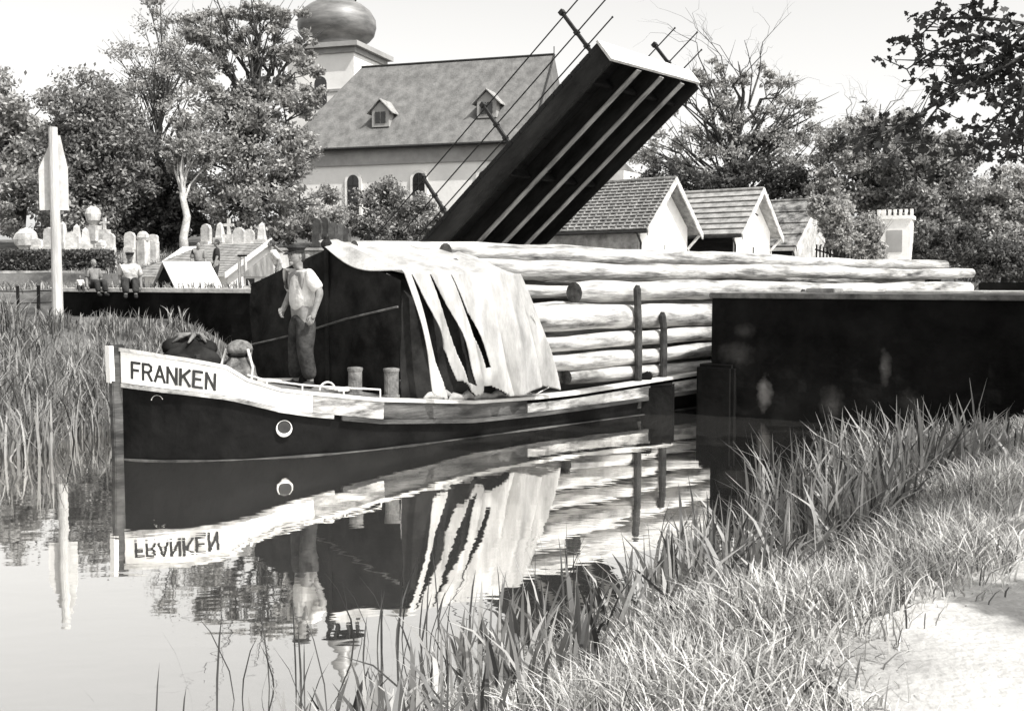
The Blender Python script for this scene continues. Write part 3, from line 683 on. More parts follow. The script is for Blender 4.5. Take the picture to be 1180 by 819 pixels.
mb = MB(); mb.tube([(.12*math.cos(a),.12*math.sin(a),.345) for a in np.linspace(0,2*math.pi,16)],.025,6); mb.build('tie', M['dark_canvas'], t)
mb = MB(); mb.tube([(.03,-.2,0),(.05,-.22,.2),(.02,-.16,.42)],[.02,.016,.02],6); mb.tube([(-.15,.12,0),(-.2,.1,.2),(-.12,.08,.42)],[.02,.016,.02],6); mb.build('rope_ends', M['rope'], t)
mb = MB(); mb.box(-.22,.22,-.12,.12,0,.035); tag(mb.build('board', M['board'], None, bevel=.006, loc=Bw(1.85,-.35,.79), rz=R(10)), 'small pale board lying flat on the foredeck by the sack', 'board')
# block in the water
t = empty('fender_block', at(757,476,17.0)-Vector((0,0,at(757,476,17.0).z)), R(-10), 'black squared timber block standing in the water against the barge side', 'fender')
mb = MB(); mb.poly([(-.33,-.3,-1),(.28,-.3,-1),(.28,.3,-1),(-.33,.3,-1),(-.27,-.28,.43),(.26,-.28,.46),(.26,.28,.46),(-.27,.28,.43)],[(0,3,2,1),(4,5,6,7),(0,1,5,4),(1,2,6,5),(2,3,7,6),(3,0,4,7)]); mb.build('block', M['shade_black_stone'], t, bevel=.03)
mb = MB(); mb.prism([(-.38,.42),(-.1,.42),(-.07,.6),(-.13,.66),(-.22,.62)], -.2,.2); mb.build('cap', M['dark_wood'], t, bevel=.02)
# ------------------------------------------------------------------ sign pole, wire fence
P = at(67,372,23.0); t = empty('sign_pole', (P.x,P.y,P.z-.4), R(8), 'tall pale wooden pole carrying a white pointed board by the left bank', 'sign')
mb = MB(); mb.tube([(0,0,-.2),(0,0,2),(.0,0,4.45)],[.12,.105,.09],12); mb.build('pole', M['pole_wood'], t, smooth=False)
mb = MB(); mb.prism([(-.34,2.75),(-.34,3.6),(-.14,4.05),(.0,4.3),(.1,4.3),(.24,3.6),(.24,2.75)],.12,.15); mb.build('board', M['board'], t)
def wire_fence():
    t = empty('wire_fence', at(30,360,25.5), 0, 'low wire fence with dark posts left of the sign pole', 'fence'); o = t.location
    pts = []
    for px, Y_ in ((-25,24.5),(20,25),(44,25.5),(66,26)):
        p_ = at(px,350,Y_); gz_ = hz(p_.x,p_.y); p_ = Vector((p_.x,p_.y,gz_)); pts.append(p_)
        mb = MB(); mb.tube([p_-o+Vector((0,0,-.1)), p_-o+Vector((.02,0,.75))],[.045,.035],7); mb.build('post', M['dark_wood'], t)
    for h_ in (.35,.62):
        mb = MB(); mb.tube([p_-o+Vector((0,0,h_)) for p_ in pts], .012, 5); mb.build('wire', M['dark_wood'], t)
wire_fence()
# ------------------------------------------------------------------ buildings
def tiled_slope(mb, P0, P1, P2, P3, rows, th=.05, lift=.05):
    """P0-P1 eave, P3-P2 ridge; stepped courses"""
    P0,P1,P2,P3 = map(Vector,(P0,P1,P2,P3)); n = (P1-P0).cross(P3-P0).normalized()
    if n.z < 0: n = -n
    for r_ in range(rows):
        f0 = r_/rows; f1 = min(1,(r_+1.08)/rows)
        a = P0.lerp(P3,f0)+n*(th+lift); b_ = P1.lerp(P2,f0)+n*(th+lift); c_ = P1.lerp(P2,f1)+n*th; d = P0.lerp(P3,f1)+n*th
        dn = n*(th+.004)
        mb.poly([a,b_,c_,d,a-n*(th+lift-.004*0),b_-n*(th+lift),c_-n*th,d-n*th],[(0,1,2,3),(4,7,6,5),(0,4,5,1),(1,5,6,2),(2,6,7,3),(3,7,4,0)])
def gable_house(name, label, loc, rz, L_, Wd, eave, ridge, wall, roof, rows=9, oh=.22, ohg=.35, base=0, dark_side=None, ribs=0):
    """local x along the ridge, gable shown at +x; y = depth"""
    t = empty(name, loc, rz, label, 'building')
    hy = Wd/2
    mb = MB(); mb.prismx([(-hy,base),(hy,base),(hy,eave),(0,ridge-.08),(-hy,eave)], -L_, 0); mb.build('wall', M[wall], t)
    if dark_side:
        mb = MB(); mb.box(-L_-.01,-.06,-hy-.015,-hy-.002,base,eave-.02); mb.build('side_shade', M[dark_side], t)  # darker panel puts the side wall's shade into colour
    sl = (ridge-eave)/hy; ez = eave-oh*sl
    mb = MB()
    for sd in (-1,1): tiled_slope(mb, (-L_-ohg,sd*(hy+oh),ez), (ohg,sd*(hy+oh),ez), (ohg,0,ridge), (-L_-ohg,0,ridge), rows)
    rf = mb.build('roof', M[roof], t)
    if ribs:
        mb = MB()
        for k in range(ribs):
            x = -L_-ohg+(L_+2*ohg)*(k+.5)/ribs
            for sd in (-1,): mb.tube([(x,sd*(hy+oh),ez+.09),(x,0,ridge+.07)],.035,5)
        mb.build('roof_ribs', M[roof], rf)
    mb = MB(); mb.tube([(-L_-ohg,0,ridge+.08),(ohg,0,ridge+.08)],.06,8); mb.build('ridge_cap', M[roof], rf)
    mb = MB()
    for sd in (-1,1):
        y0, z0, y1, z1 = sd*(hy+oh+.03), ez-.03, 0, ridge+.05
        mb.poly([(ohg,y0,z0-.1),(ohg+.04,y0,z0-.1),(ohg+.04,y1,z1-.13),(ohg,y1,z1-.13),(ohg,y0,z0+.08),(ohg+.04,y0,z0+.08),(ohg+.04,y1,z1+.06),(ohg,y1,z1+.06)],[(0,3,2,1),(4,5,6,7),(0,1,5,4),(1,2,6,5),(2,3,7,6),(3,0,4,7)])
    mb.build('barge_board', M['cap'], t)
    mb = MB(); mb.tube([(-L_-ohg,-hy-oh-.05,ez-.02),(ohg,-hy-oh-.05,ez-.02)],.045,7); g = mb.build('gutter', M['black_iron'], t)
    mb = MB(); mb.tube([(.05,-hy-oh-.05,ez-.05),(.05,-hy-.06,ez-.3),(.05,-hy-.06,base)],.035,6); mb.build('downpipe', M['black_iron'], t)
    mb = MB(); mb.tube([(ohg-.05,hy+oh-.05,ez-.02),(.02,hy-.02,ez-.42)],.045,6); mb.tube([(0.02,hy+.04,ez-.42),(0.02,hy+.04,base)],.03,6); mb.build('brace', M['cap'], t)
    return t
def C_at(px, py, Y): v = at(px,py,Y); return Vector((v.x, v.y, 0))
# shed one: near-left gable corner at px 746, depth 30
def shed_origin(px, Y, Wd):
    v = C_at(px, 260, Y); return v+Vector((.6,.8,0))*(Wd/2)
t = gable_house('bridge_hut', 'left bridge keeper hut with wavy tiled roof and white gable', shed_origin(738,30,2.7), RA, 5.2, 2.7, 3.62, 4.86, 'plaster', 'tile', 15, base=1.6, dark_side='grey_stone', ribs=26)
mb = MB(); mb.lathe([(.07,-.02),(.07,.02)],(0,0,0),10); v_ = mb.build('vent', M['black_iron'], t); v_.rotation_euler=(0,R(90),0); v_.location=(.02,-.35,4.05)
mb = MB(); mb.box(.005,.03,-.03,.03,2.2,3.1); mb.box(.005,.03,-.22,.22,2.78,2.83); mb.build('wall_cross', M['cornice'], t)
t = gable_house('bridge_hut', 'right bridge keeper hut with striped tile courses and side wall coloured dark as shade', shed_origin(847,35,2.7), RA, 3.4, 2.7, 3.72, 5.0, 'plaster', 'tile_light', 8, base=1.6, dark_side='dark_wood')
mb = MB(); mb.box(.005,.03,-.03,.03,2.1,3.2); mb.build('slit_window', M['black_iron'], t)
mb = MB(); mb.tube([(0,-.1,4.35),(.3,-.3,4.2)],.025,5); mb.build('bracket', M['black_iron'], t)
t = gable_house('mossy_shed', 'low shed with mossy thatch-like roof beyond the two huts', shed_origin(915,42,4.2)+Vector((0,0,0)), RA, 3.2, 4.2, 3.55, 5.25, 'grey_stone', 'mossy', 4, base=1.6, dark_side='dark_wood', ohg=.2)
mb = MB(); mb.box(-3.3,.2,-2.45,-2.4,3.25,3.38); mb.build('fascia', M['board'], t)
# low tiled building on the left and dark hut
v = C_at(262,300,33.5)
t = empty('tiled_outbuilding', v, RA, 'low outbuilding with pale hipped tile roof and white gable, left bank', 'building')
mb = MB(); mb.prismx([(0,1.6),(3.0,1.6),(3.0,2.35),(1.5,3.25),(0,2.35)], -4.2, 0); mb.build('wall', M['plaster'], t)
mb = MB(); tiled_slope(mb, (-5.0,-.3,2.2),(.25,-.3,2.2),(.25,1.5,3.28),(-3.0,1.5,3.28), 20, .02,.02); tiled_slope(mb, (-5.0,3.3,2.2),(.25,3.3,2.2),(.25,1.5,3.28),(-3.0,1.5,3.28), 20,.02,.02)
tiled_slope(mb, (-5.0,-.3,2.2),(-5.0,3.3,2.2),(-3.0,1.52,3.28),(-3.0,1.48,3.28), 20,.02,.02); mb.build('roof', M['tile_light'], t)
mb = MB(); mb.poly([(.26,-.33,2.17),(.31,-.33,2.17),(.31,1.5,3.27),(.26,1.5,3.27),(.26,-.33,2.33),(.31,-.33,2.33),(.31,1.5,3.43),(.26,1.5,3.43)],[(0,3,2,1),(4,5,6,7),(0,1,5,4),(1,2,6,5),(2,3,7,6),(3,0,4,7)]); mb.build('barge_board', M['board'], t)
v = at(190,320,27.5)
t = empty('low_hut', (v.x,v.y,1.86), R(24), 'small dark gabled hut with smooth white roof behind the wing wall', 'building')
mb = MB(); mb.prismx([(-.68,-.1),(.68,-.1),(.68,.05),(0,.62),(-.68,.05)], 0, 1.15); mb.build('wall', M['dark_wood'], t)
mb = MB()
for sd in (-1,1):
    mb.poly([(-.06,sd*.76,.0),(1.2,sd*.76,.0),(1.2,0,.66),(-.06,0,.66),(-.06,sd*.76,.035),(1.2,sd*.76,.035),(1.2,0,.70),(-.06,0,.70)],[(0,3,2,1),(4,5,6,7),(0,1,5,4),(1,2,6,5),(2,3,7,6),(3,0,4,7)])
mb.build('roof', M['board'], t)
t.rotation_euler = (0,0,R(40))
v = at(306,325,25.5)
t = empty('pale_shelter', (v.x,v.y,1.86), R(-20), 'small pale shelter with sloping canvas roof and dark openings behind the bargeman', 'shelter')
mb = MB(); mb.box(-.4,.4,-.3,.3,0,.3); mb.build('wall', M['plaster'], t)
mb = MB(); mb.prism([(-.5,.3),(.45,.3),(.4,.85),(.3,.83)], -.34,.34); mb.build('roof', M['canvas'], t)
mb = MB(); mb.box(-.33,-.1,-.305,-.29,.1,.26); mb.box(.08,.3,-.305,-.29,.1,.26); mb.build('opening', M['glass'], t)
# slim posts by the wall end
v = at(280,330,27); t = empty('gate_frame', (v.x,v.y,1.86), RA, 'thin wooden gate frame at the right end of the wing wall', 'gate')
for dx in (-.12,.1):
    mb = MB(); mb.box(dx-.03,dx+.03,-.03,.03,0,.8); mb.build('post', M['cap'], t)
mb = MB(); mb.box(-.15,.13,-.035,.035,.803,.85); mb.build('lintel', M['dark_wood'], t)
# crenellated little pavilion and bit of white house
v = C_at(1033,260,46); t = empty('pavilion', v, R(-25), 'small white pavilion with toothed cornice among bushes at right', 'building')
mb = MB(); mb.box(-.62,.62,-.6,.6,1.6,4.65); mb.build('wall', M['plaster'], t)
mb = MB(); mb.box(-.7,.7,-.68,.68,4.653,4.8)
for k in range(7): mb.box(-.7+k*.215,-.59+k*.215,-.68,-.5,4.803,5.05); mb.box(-.69,-.5,-.68+k*.215,-.57+k*.215,4.805,5.05) if k else None
mb.build('toothed_cornice', M['plaster'], t)
mb = MB(); mb.box(-.32,.3,-.62,-.603,3.3,4.2); mb.build('window', M['cornice'], t)
v = C_at(712,200,60); t = empty('white_house', v, R(-30), 'corner of a white house glimpsed between bridge leaf and hut roof', 'building')
mb = MB(); mb.box(-4.5,.35,0,5,2,8.1); mb.build('wall', M['plaster'], t); mb = MB(); mb.prismx([(-.3,8.103),(5.3,8.103),(2.5,8.9)],-4.7,-.8); mb.build('roof', M['church_roof'], t)
# picket fence at the right
v = C_at(940,290,40); t = empty('picket_fence', (v.x,v.y,0), RA, 'dark picket fence sloping down beside the mossy shed', 'fence')
for k in range(14):
    mb = MB(); x = k*.13; zt = 3.42-.045*k; mb.poly([(x,0,1.7),(x+.05,0,1.7),(x+.05,.03,1.7),(x,.03,1.7),(x,0,zt),(x+.05,0,zt),(x+.05,.03,zt),(x,.03,zt)],[(0,3,2,1),(4,5,6,7),(0,1,5,4),(1,2,6,5),(2,3,7,6),(3,0,4,7)]); mb.build('picket', M['dark_wood'], t)
for z0 in (2.9,3.25):
    mb = MB(); mb.tube([(-.05,.05,z0),(1.8,.05,z0-.58)],.03,5); mb.build('rail', M['dark_wood'], t)
# ------------------------------------------------------------------ church
Lc = Vector((.951,-.309,0)); Qc = Vector((.309,.951,0)); RC = math.atan2(-.309,.951)
R1 = at(417,78,80); R2 = at(637,63,75.3); rz_ = R1.z; LR = (Vector((R2.x,R2.y,0))-Vector((R1.x,R1.y,0))).length
ct = empty('church', (R1.x,R1.y,0), RC, 'pale village church with steep grey roof, dormers and onion domed tower', 'church')
hb = 5.3; ez = 11.25; xl = -3.2; xr = LR-.25
mb = MB(); mb.box(xl,xr,-hb+.35,hb-.35,2.5,9.95); mb.build('wall', M['church_wall'], ct)
mb = MB(); mb.box(xl-.1,xr+.02,-hb+.22,hb-.22,9.953,11.1); mb.prismx([(-hb+.4,11.1),(hb-.4,11.1),(0,rz_-.5)],xr-.4,xr); mb.build('cornice', M['cornice'], ct)
mb = MB(); n_ = 24
def rs_(y0, sgn): pass
th = .16
mb.poly([(xl-.5,-hb-.1,ez-.15),(LR,-hb-.1,ez-.15),(LR,0,rz_),(0,0,rz_)],[(0,1,2,3)]); mb.poly([(xl-.5,hb+.1,ez-.15),(LR,hb+.1,ez-.15),(LR,0,rz_),(0,0,rz_)],[(0,1,2,3)])
mb.poly([(xl-.5,-hb-.1,ez-.15),(xl-.5,hb+.1,ez-.15),(0,0,rz_)],[(0,1,2)])
mb.poly([(xl-.5,-hb-.1,ez-.3),(LR,-hb-.1,ez-.3),(LR,hb+.1,ez-.3),(xl-.5,hb+.1,ez-.3)],[(0,1,2,3)])
mb.poly([(xl-.5,-hb-.1,ez-.3),(LR,-hb-.1,ez-.3),(LR,-hb-.1,ez-.15),(xl-.5,-hb-.1,ez-.15)],[(0,1,2,3)]); mb.poly([(LR,-hb-.1,ez-.15),(LR,hb+.1,ez-.15),(LR,0,rz_)],[(0,1,2)])
cr = mb.build('roof', M['church_roof'], ct)
mb = MB(); mb.tube([(0,0,rz_+.02),(LR,0,rz_+.02)],.09,6); mb.tube([(LR,0,rz_-.2),(LR,0,rz_+.55)],.035,5); mb.tube([(LR+.02,0,rz_),(LR+.02,-hb-.1,ez-.1)],.08,6); mb.build('ridge', M['black_iron'], cr)
mb = MB(); mb.tube([(xl-.5,-hb-.2,ez-.22),(LR,-hb-.2,ez-.22)],.11,6); mb.build('gutter', M['black_iron'], ct)
slope = (rz_-ez)/hb
def dormer(x, zc, wd):
    y = -(rz_-zc)/slope; 
    mb = MB(); mb.prism([(x-wd/2,zc-.75),(x+wd/2,zc-.75),(x+wd/2,zc+.35),(x,zc+.95),(x-wd/2,zc+.35)], y-.75, y+1.2); d = mb.build('dormer', M['cornice'], ct)
    mb = MB()
    for sd in (-1,1): mb.poly([(x,y-.95,zc+1.06),(x+sd*(wd/2+.3),y-.95,zc+.12),(x+sd*(wd/2+.3),y+1.4,zc+.12),(x,y+1.4,zc+1.06),(x,y-.95,zc+1.14),(x+sd*(wd/2+.3),y-.95,zc+.2),(x+sd*(wd/2+.3),y+1.4,zc+.2),(x,y+1.4,zc+1.14)],[(0,3,2,1),(4,5,6,7),(0,1,5,4),(1,2,6,5),(2,3,7,6),(3,0,4,7)])
    mb.build('dormer_roof', M['tile_light'], d)
    mb = MB(); mb.box(x-wd*.3,x-.04,y-.80,y-.753,zc-.5,zc+.25); mb.box(x+.04,x+wd*.3,y-.80,y-.753,zc-.5,zc+.25); mb.build('dormer_window', M['glass'], d)
def cloc(px, Yg=75): 
    # local x on the facade for an image column: intersect column ray with facade line (local y=-hb)
    k_ = at(px,200,1.0).x; bx, by = R1.x-Qc.x*hb, R1.y-Qc.y*hb
    return (k_*by-bx)/(Lc.x-k_*Lc.y)
dormer(cloc(430)+.1, 13.3, 1.25); dormer(cloc(551)+.15, 13.6, 1.35)
for px in (405, 481, 557, 634):
    x = cloc(px)
    mb = MB(); arch = [(x-.62,6.6),(x+.62,6.6)]+[(x+.62*math.cos(a), 8.9+.62*math.sin(a)) for a in np.linspace(0,math.pi,11)]
    mb.prism(arch, -hb+.22,-hb+.347); f_ = mb.build('window', M['plaster'], ct)
    mb = MB(); arch = [(x-.42,6.85),(x+.42,6.85)]+[(x+.42*math.cos(a), 8.9+.42*math.sin(a)) for a in np.linspace(0,math.pi,11)]
    mb.prism(arch, -hb+.2,-hb+.218); mb.build('pane', M['glass'], f_)
    mb = MB(); mb.box(x-.02,x+.02,-hb+.17,-hb+.198,6.9,9.3)
    for z_ in (7.4,8.0,8.6): mb.box(x-.4,x-.022,-hb+.17,-hb+.198,z_,z_+.04); mb.box(x+.022,x+.4,-hb+.17,-hb+.198,z_,z_+.04)
    mb.build('glazing_bars', M['black_iron'], f_)
tv = at(389,100,85.5); D = tv-Vector((R1.x,R1.y,0)); tx_, ty_ = D.dot(Lc), D.dot(Qc)
dm = ty_*0
hT = 2.75; zc = at(389,62,85.5).z
mb = MB(); mb.box(tx_-hT,tx_+hT,ty_-hT,ty_+hT,2.5,zc-.6); tw = mb.build('tower', M['church_wall'], ct)
mb = MB(); mb.box(tx_-hT-.15,tx_+hT+.15,ty_-hT-.15,ty_+hT+.15,zc-.597,zc-.2); mb.box(tx_-hT-.5,tx_+hT+.5,ty_-hT-.5,ty_+hT+.5,zc-.197,zc+.15)
for k in range(4): mb.box(tx_-hT+.02,tx_+hT-.02,ty_-hT-.08,ty_-hT-.003,6+k*3.4,6.2+k*3.4) if k==3 else None
mb.build('tower_cornice', M['cornice'], tw)
zd = zc+.15
prof = [(2.6,0),(2.2,.35),(2.05,.6),(2.5,.85),(2.85,1.25),(3.0,1.8),(2.95,2.4),(2.6,3.0),(2.0,3.45),(1.5,3.7),(1.35,3.85)]
mb = MB(); mb.lathe(prof, (tx_,ty_,zd), 32); dm = mb.build('dome', M['dome'], tw, smooth=True)
zl = zd+3.85; mb = MB()
mb.lathe([(1.5,0),(1.5,.2)],(tx_,ty_,zl),16)
for k in range(8):
    a = 2*math.pi*k/8; cx_, cy_ = tx_+1.25*math.cos(a), ty_+1.25*math.sin(a); mb.tube([(cx_,cy_,zl+.203),(cx_,cy_,zl+2.1)],.13,6)
mb.lathe([(1.7,2.1),(1.8,2.25),(1.6,2.4)],(tx_,ty_,zl),16); mb.build('lantern', M['girder'], dm)
mb = MB(); mb.lathe([(1.6,2.4),(1.3,2.7),(1.2,3.2),(.9,3.8),(.5,4.6),(.2,6.0),(.06,7.6)],(tx_,ty_,zl),16); mb.build('spire', M['dome'], dm, smooth=True)
mb = MB(); mb.prism([(tx_-.5,zc-4.6),(tx_+.5,zc-4.6)]+[(tx_+.5*math.cos(a), zc-2.7+.5*math.sin(a)) for a in np.linspace(0,math.pi,9)], ty_-hT-.03,ty_-hT-.003); mb.build('belfry_window', M['glass'], tw)
# ------------------------------------------------------------------ cemetery wall, hedge, graves
v0, v1 = at(-60,320,40), at(118,320,40)
t = empty('boundary_wall', (v0.x,40,0), 0, 'pale low boundary wall with grey top rail under the hedge at left', 'wall')
Lw = v1.x-v0.x
mb = MB(); mb.box(0,Lw,0,.35,1.5,2.33); mb.build('wall', M['plaster'], t); mb = MB(); mb.box(-.03,Lw+.03,-.05,.4,2.333,2.47); mb.build('coping', M['grey_stone'], t, bevel=.02)
mb = MB(); mb.box(0,Lw,-.02,-.003,2.0,2.32); mb.build('render_band', M['grey_stone'], t)
v0, v1 = at(255,320,37), at(352,320,37)
t = empty('cemetery_wall', (v0.x,37,0), 0, 'rough grey stone cemetery wall behind the bargeman with overgrown top', 'wall')
mb = MB(); rough_wall(mb, 0, v1.x-v0.x+1.5, 0, .5, 1.5, 3.1, 30, 10, .03); mb.build('wall', M['grey_stone'], t)
mb = MB(); mb.box(-.05,v1.x-v0.x+1.55,-.08,.58,3.103,3.2); mb.build('coping', M['tile_light'], t, bevel=.02)
def cemetery_ground(x, y): return max(hz(x,y), 2.5)
def grave(kind, px, pyb, pyt, Y, label, m='grave'):
    Pb = at(px, pyb, Y); Pt = at(px, pyt, Y); h = Pt.z-Pb.z; g0 = hz(Pb.x, Pb.y); base = Pb.z; H_ = h
    t = empty('gravestone', (Pb.x,Pb.y,min(g0,base)), R(random.uniform(-30,10)), label, 'gravestone', 'gravestones in the cemetery'); e = base-min(g0,base)
    mb = MB(); s = h; top = e+h
    if e > .02: mb.box(-.22,.22,-.16,.16,-.05,e+.1)
    if kind == 'slab': mb.prism([(-.24,e),(.24,e),(.24,e+h*.75),(.17,e+h*.92),(0,top),(-.17,e+h*.92),(-.24,e+h*.75)],-.08,.08)
    elif kind == 'cross': mb.box(-.2,.2,-.14,.14,e,e+h*.35); mb.box(-.06,.06,-.05,.05,e+h*.352,top); mb.box(-.22,-.062,-.05,.05,e+h*.68,e+h*.8); mb.box(.062,.22,-.05,.05,e+h*.68,e+h*.8)
    elif kind == 'obelisk': mb.box(-.24,.24,-.2,.2,e,e+h*.25); mb.poly([(-.16,-.14,e+h*.252),(.16,-.14,e+h*.252),(.16,.14,e+h*.252),(-.16,.14,e+h*.252),(-.1,-.08,e+h*.88),(.1,-.08,e+h*.88),(.1,.08,e+h*.88),(-.1,.08,e+h*.88),(0,0,top)],[(0,1,5,4),(1,2,6,5),(2,3,7,6),(3,0,4,7),(4,5,8),(5,6,8),(6,7,8),(7,4,8)])
    elif kind == 'rock': mb.ball((0,0,e+h*.45),h*.5,(1.3,.6,1.05),10,.08)
    elif kind == 'urn': mb.box(-.3,.3,-.2,.2,e,e+h*.45); mb.lathe([(.12,h*.45),(.3,h*.6),(.36,h*.78),(.3,h*.92),(.1,h)],(0,0,e),12)
    mb.build('stone', M[m], t)
GL = [('rock',30,287,262,47,'rocky pale grave mound left of the sign pole'),('slab',43,287,275,46,'low pale gravestone by the left photo edge'),('slab',57,287,262,46,'pale slab gravestone just left of the pole'),('obelisk',73,287,255,46,'narrow obelisk right of the pole, before the trees'),
 ('slab',83,288,267,45,'rounded slab right of the narrow obelisk'),('obelisk',89,288,258,47,'slim grey obelisk left of the tall urn monument'),('obelisk',99,288,262,45,'short white obelisk in front of the urn monument'),('urn',108,278,238,50,'tall white monument with big rounded top'),('cross',121,272,251,48,'thin cross rising above a white tomb'),
 ('slab',126,288,268,45,'broad white tomb with sloping shoulders below the cross'),('rock',117,288,276,45,'low white boulder grave beside the broad tomb'),('slab',150,288,267,46,'upright narrow slab standing alone against dark trees'),('rock',165,280,266,46,'wide boulder shaped gravestone above the tiled roof left end'),('slab',176,281,270,47,'small slab at the left end of the tiled roof ridge'),
 ('slab',238,281,258,46,'bright slab gravestone right of the white tree trunk'),('obelisk',254,280,256,46,'white obelisk grave in the right hand group'),('cross',264,280,252,46,'tall cross grave in the right hand group'),('slab',276,283,262,45,'slab grave just right of the tall cross'),
 ('slab',287,283,264,46,'grey slab above the stone cemetery wall'),('obelisk',302,283,256,46,'tall pale obelisk at the end of the grave row'),('slab',246,281,266,47,'dark slab between two white graves in the right hand group')]
for g in GL: grave(*g, m='grave_dark' if 'dark slab' in g[5] else 'grave')
for k, (px, t0) in enumerate(((366,252),(375,250),(384,256),(392,258),(398,262))):
    grave('slab', px, 272, t0, 52, ['dark gravestone left edge of the church hedge','tall dark gravestone before the church wall','squat dark gravestone before the church wall','dark gravestone third from the shrub','small dark gravestone next to the white blossom shrub'][k], 'grave_dark')
# ------------------------------------------------------------------ vegetation
def crown_points(blobs, n):
    vol = np.array([b_[1]**2 for b_ in blobs]); vol /= vol.sum(); out = []
    for (c_, r, sq), f_ in zip(blobs, vol):
        k = int(n*.72*f_); nc = max(5, int(k/110)); d = rng.normal(size=(nc,3)); d /= np.linalg.norm(d,axis=1)[:,None]
        cc = np.array(c_)+d*(r*rng.uniform(.35,1.0,nc)**.6)[:,None]*np.array([1,1,sq])
        ci = rng.integers(0,nc,k); sg = min(r*.14,.42)
        out.append((cc, cc[ci]+rng.normal(size=(k,3))*sg*np.array([1,1,.7])))
    return out
def twiggy(mb, a, e, ra, depth, wob=.1):
    L_ = (e-a).length; rv = lambda s_: Vector((random.gauss(0,s_),random.gauss(0,s_),random.gauss(0,s_)))*L_
    ks = [a]+[a.lerp(e,f_)+rv(wob*.5)+Vector((0,0,.12*math.sin(f_*math.pi)*L_)) for f_ in (.2,.4,.6,.8)]+[e]
    mb.tube(ks, [ra*(1-.82*i/5) for i in range(6)], 5 if ra > .05 else 4, cap=False)
    if depth:
        for q_ in range(4):
            f_ = random.uniform(.25,.95); i0 = int(f_*5); p_ = ks[i0].lerp(ks[min(5,i0+1)], f_*5-i0); d_ = (e-a)*random.uniform(.2,.42)+rv(.22); twiggy(mb, p_, p_+d_, ra*(1-.8*f_)*.6, depth-1, wob)
def tree(name, label, base, blobs, n, lsize, leafm, barkm='bark', r0=.25, cat='tree', group=None, limbs=True, limbn=40, z_fork=None, bare=()):
    bx, by, bz_ = base; t = empty(name, base, 0, label, cat, group)
    B_ = [((c_[0]-bx, c_[1]-by, c_[2]-bz_), r, sq) for c_, r, sq in blobs]
    pts = crown_points(B_, int(n*1.9)); lsize = lsize*.68; P_ = np.concatenate([p_[1] for p_ in pts]); cl = np.concatenate([p_[0] for p_ in pts])
    leaves('crown', P_, np.full(len(P_), lsize), M[leafm], t)
    top = max(c_[2]+r*.6 for c_, r, sq in B_); cx_ = sum(c_[0]*r for c_,r,s_ in B_)/sum(r for c_,r,s_ in B_); cy_ = sum(c_[1]*r for c_,r,s_ in B_)/sum(r for c_,r,s_ in B_)
    mb = MB(); axis_ = [Vector((0,0,-.3))]; K_ = 7
    for k in range(1,K_+1):
        f_ = k/K_; axis_.append(Vector((cx_*f_+random.uniform(-.03,.03)*top, cy_*f_+random.uniform(-.02,.02)*top, top*f_)))
    rs = [r0*(1.15 if k==0 else (1-k/K_)**.8+.06) for k in range(K_+1)]; mb.tube(axis_, rs, 9)
    if limbs:
        sel = cl[rng.permutation(len(cl))[:limbn]]
        ends = [Vector(q) for q in sel]
        for b_ in bare:
            e = Vector(b_)-Vector(base); i0 = random.uniform(2.2,4.5); twiggy(mb, axis_[int(i0)].lerp(axis_[int(i0)+1], i0%1), e, r0*.42, 2)
        for e in ends:
            f_ = min(.85, max(.22, (e.z/top)*.62+random.uniform(-.12,.05))); i0 = f_*K_; a = axis_[int(i0)].lerp(axis_[min(K_,int(i0)+1)], i0%1)
            ra_ = r0*(1-f_)*.42+.02; m1 = a.lerp(e,.4)+Vector((random.uniform(-.1,.1),random.uniform(-.1,.1),.12))*(e-a).length*.7; m2 = a.lerp(e,.75)+Vector((random.uniform(-.06,.06),0,.05))*(e-a).length
            mb.tube([a,m1,m2,e],[ra_,ra_*.65,ra_*.4,ra_*.15],5,cap=False)
            for q_ in range(2):
                e2 = e+Vector((random.uniform(-1,1),random.uniform(-1,1),random.uniform(-.2,1)))*(e-a).length*.28; mb.tube([m2,m2.lerp(e2,.5)+Vector((0,0,.05)),e2],[ra_*.35,ra_*.22,ra_*.08],4,cap=False)
    mb.build('trunk', M[barkm], t, smooth=True)
    return t
def tb(px, py, rpx, Y, sq=1.0, dy=0): 
    v = at(px,py,Y+dy); return ((v.x,v.y,v.z), rpx/F*(Y+dy), sq)
def gb(px, Y): v = at(px,300,Y); return (v.x, v.y, hz(v.x,v.y))
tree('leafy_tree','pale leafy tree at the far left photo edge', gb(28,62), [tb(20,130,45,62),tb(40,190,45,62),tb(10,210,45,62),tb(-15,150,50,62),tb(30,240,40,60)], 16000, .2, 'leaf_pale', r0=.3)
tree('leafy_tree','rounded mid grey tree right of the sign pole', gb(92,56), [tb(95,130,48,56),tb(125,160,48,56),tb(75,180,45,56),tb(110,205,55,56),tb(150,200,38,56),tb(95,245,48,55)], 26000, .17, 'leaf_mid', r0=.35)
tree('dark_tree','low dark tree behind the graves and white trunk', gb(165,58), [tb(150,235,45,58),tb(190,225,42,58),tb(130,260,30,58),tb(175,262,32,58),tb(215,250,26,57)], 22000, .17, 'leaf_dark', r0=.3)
tree('wispy_tree','thin pale wispy tree fading behind the others at upper left', gb(180,88), [tb(175,60,42,88),tb(150,100,36,88),tb(205,90,38,88),tb(180,140,45,88),tb(190,20,30,88),tb(225,45,30,88)], 6500, .2, 'leaf_pale', r0=.28, limbn=60)
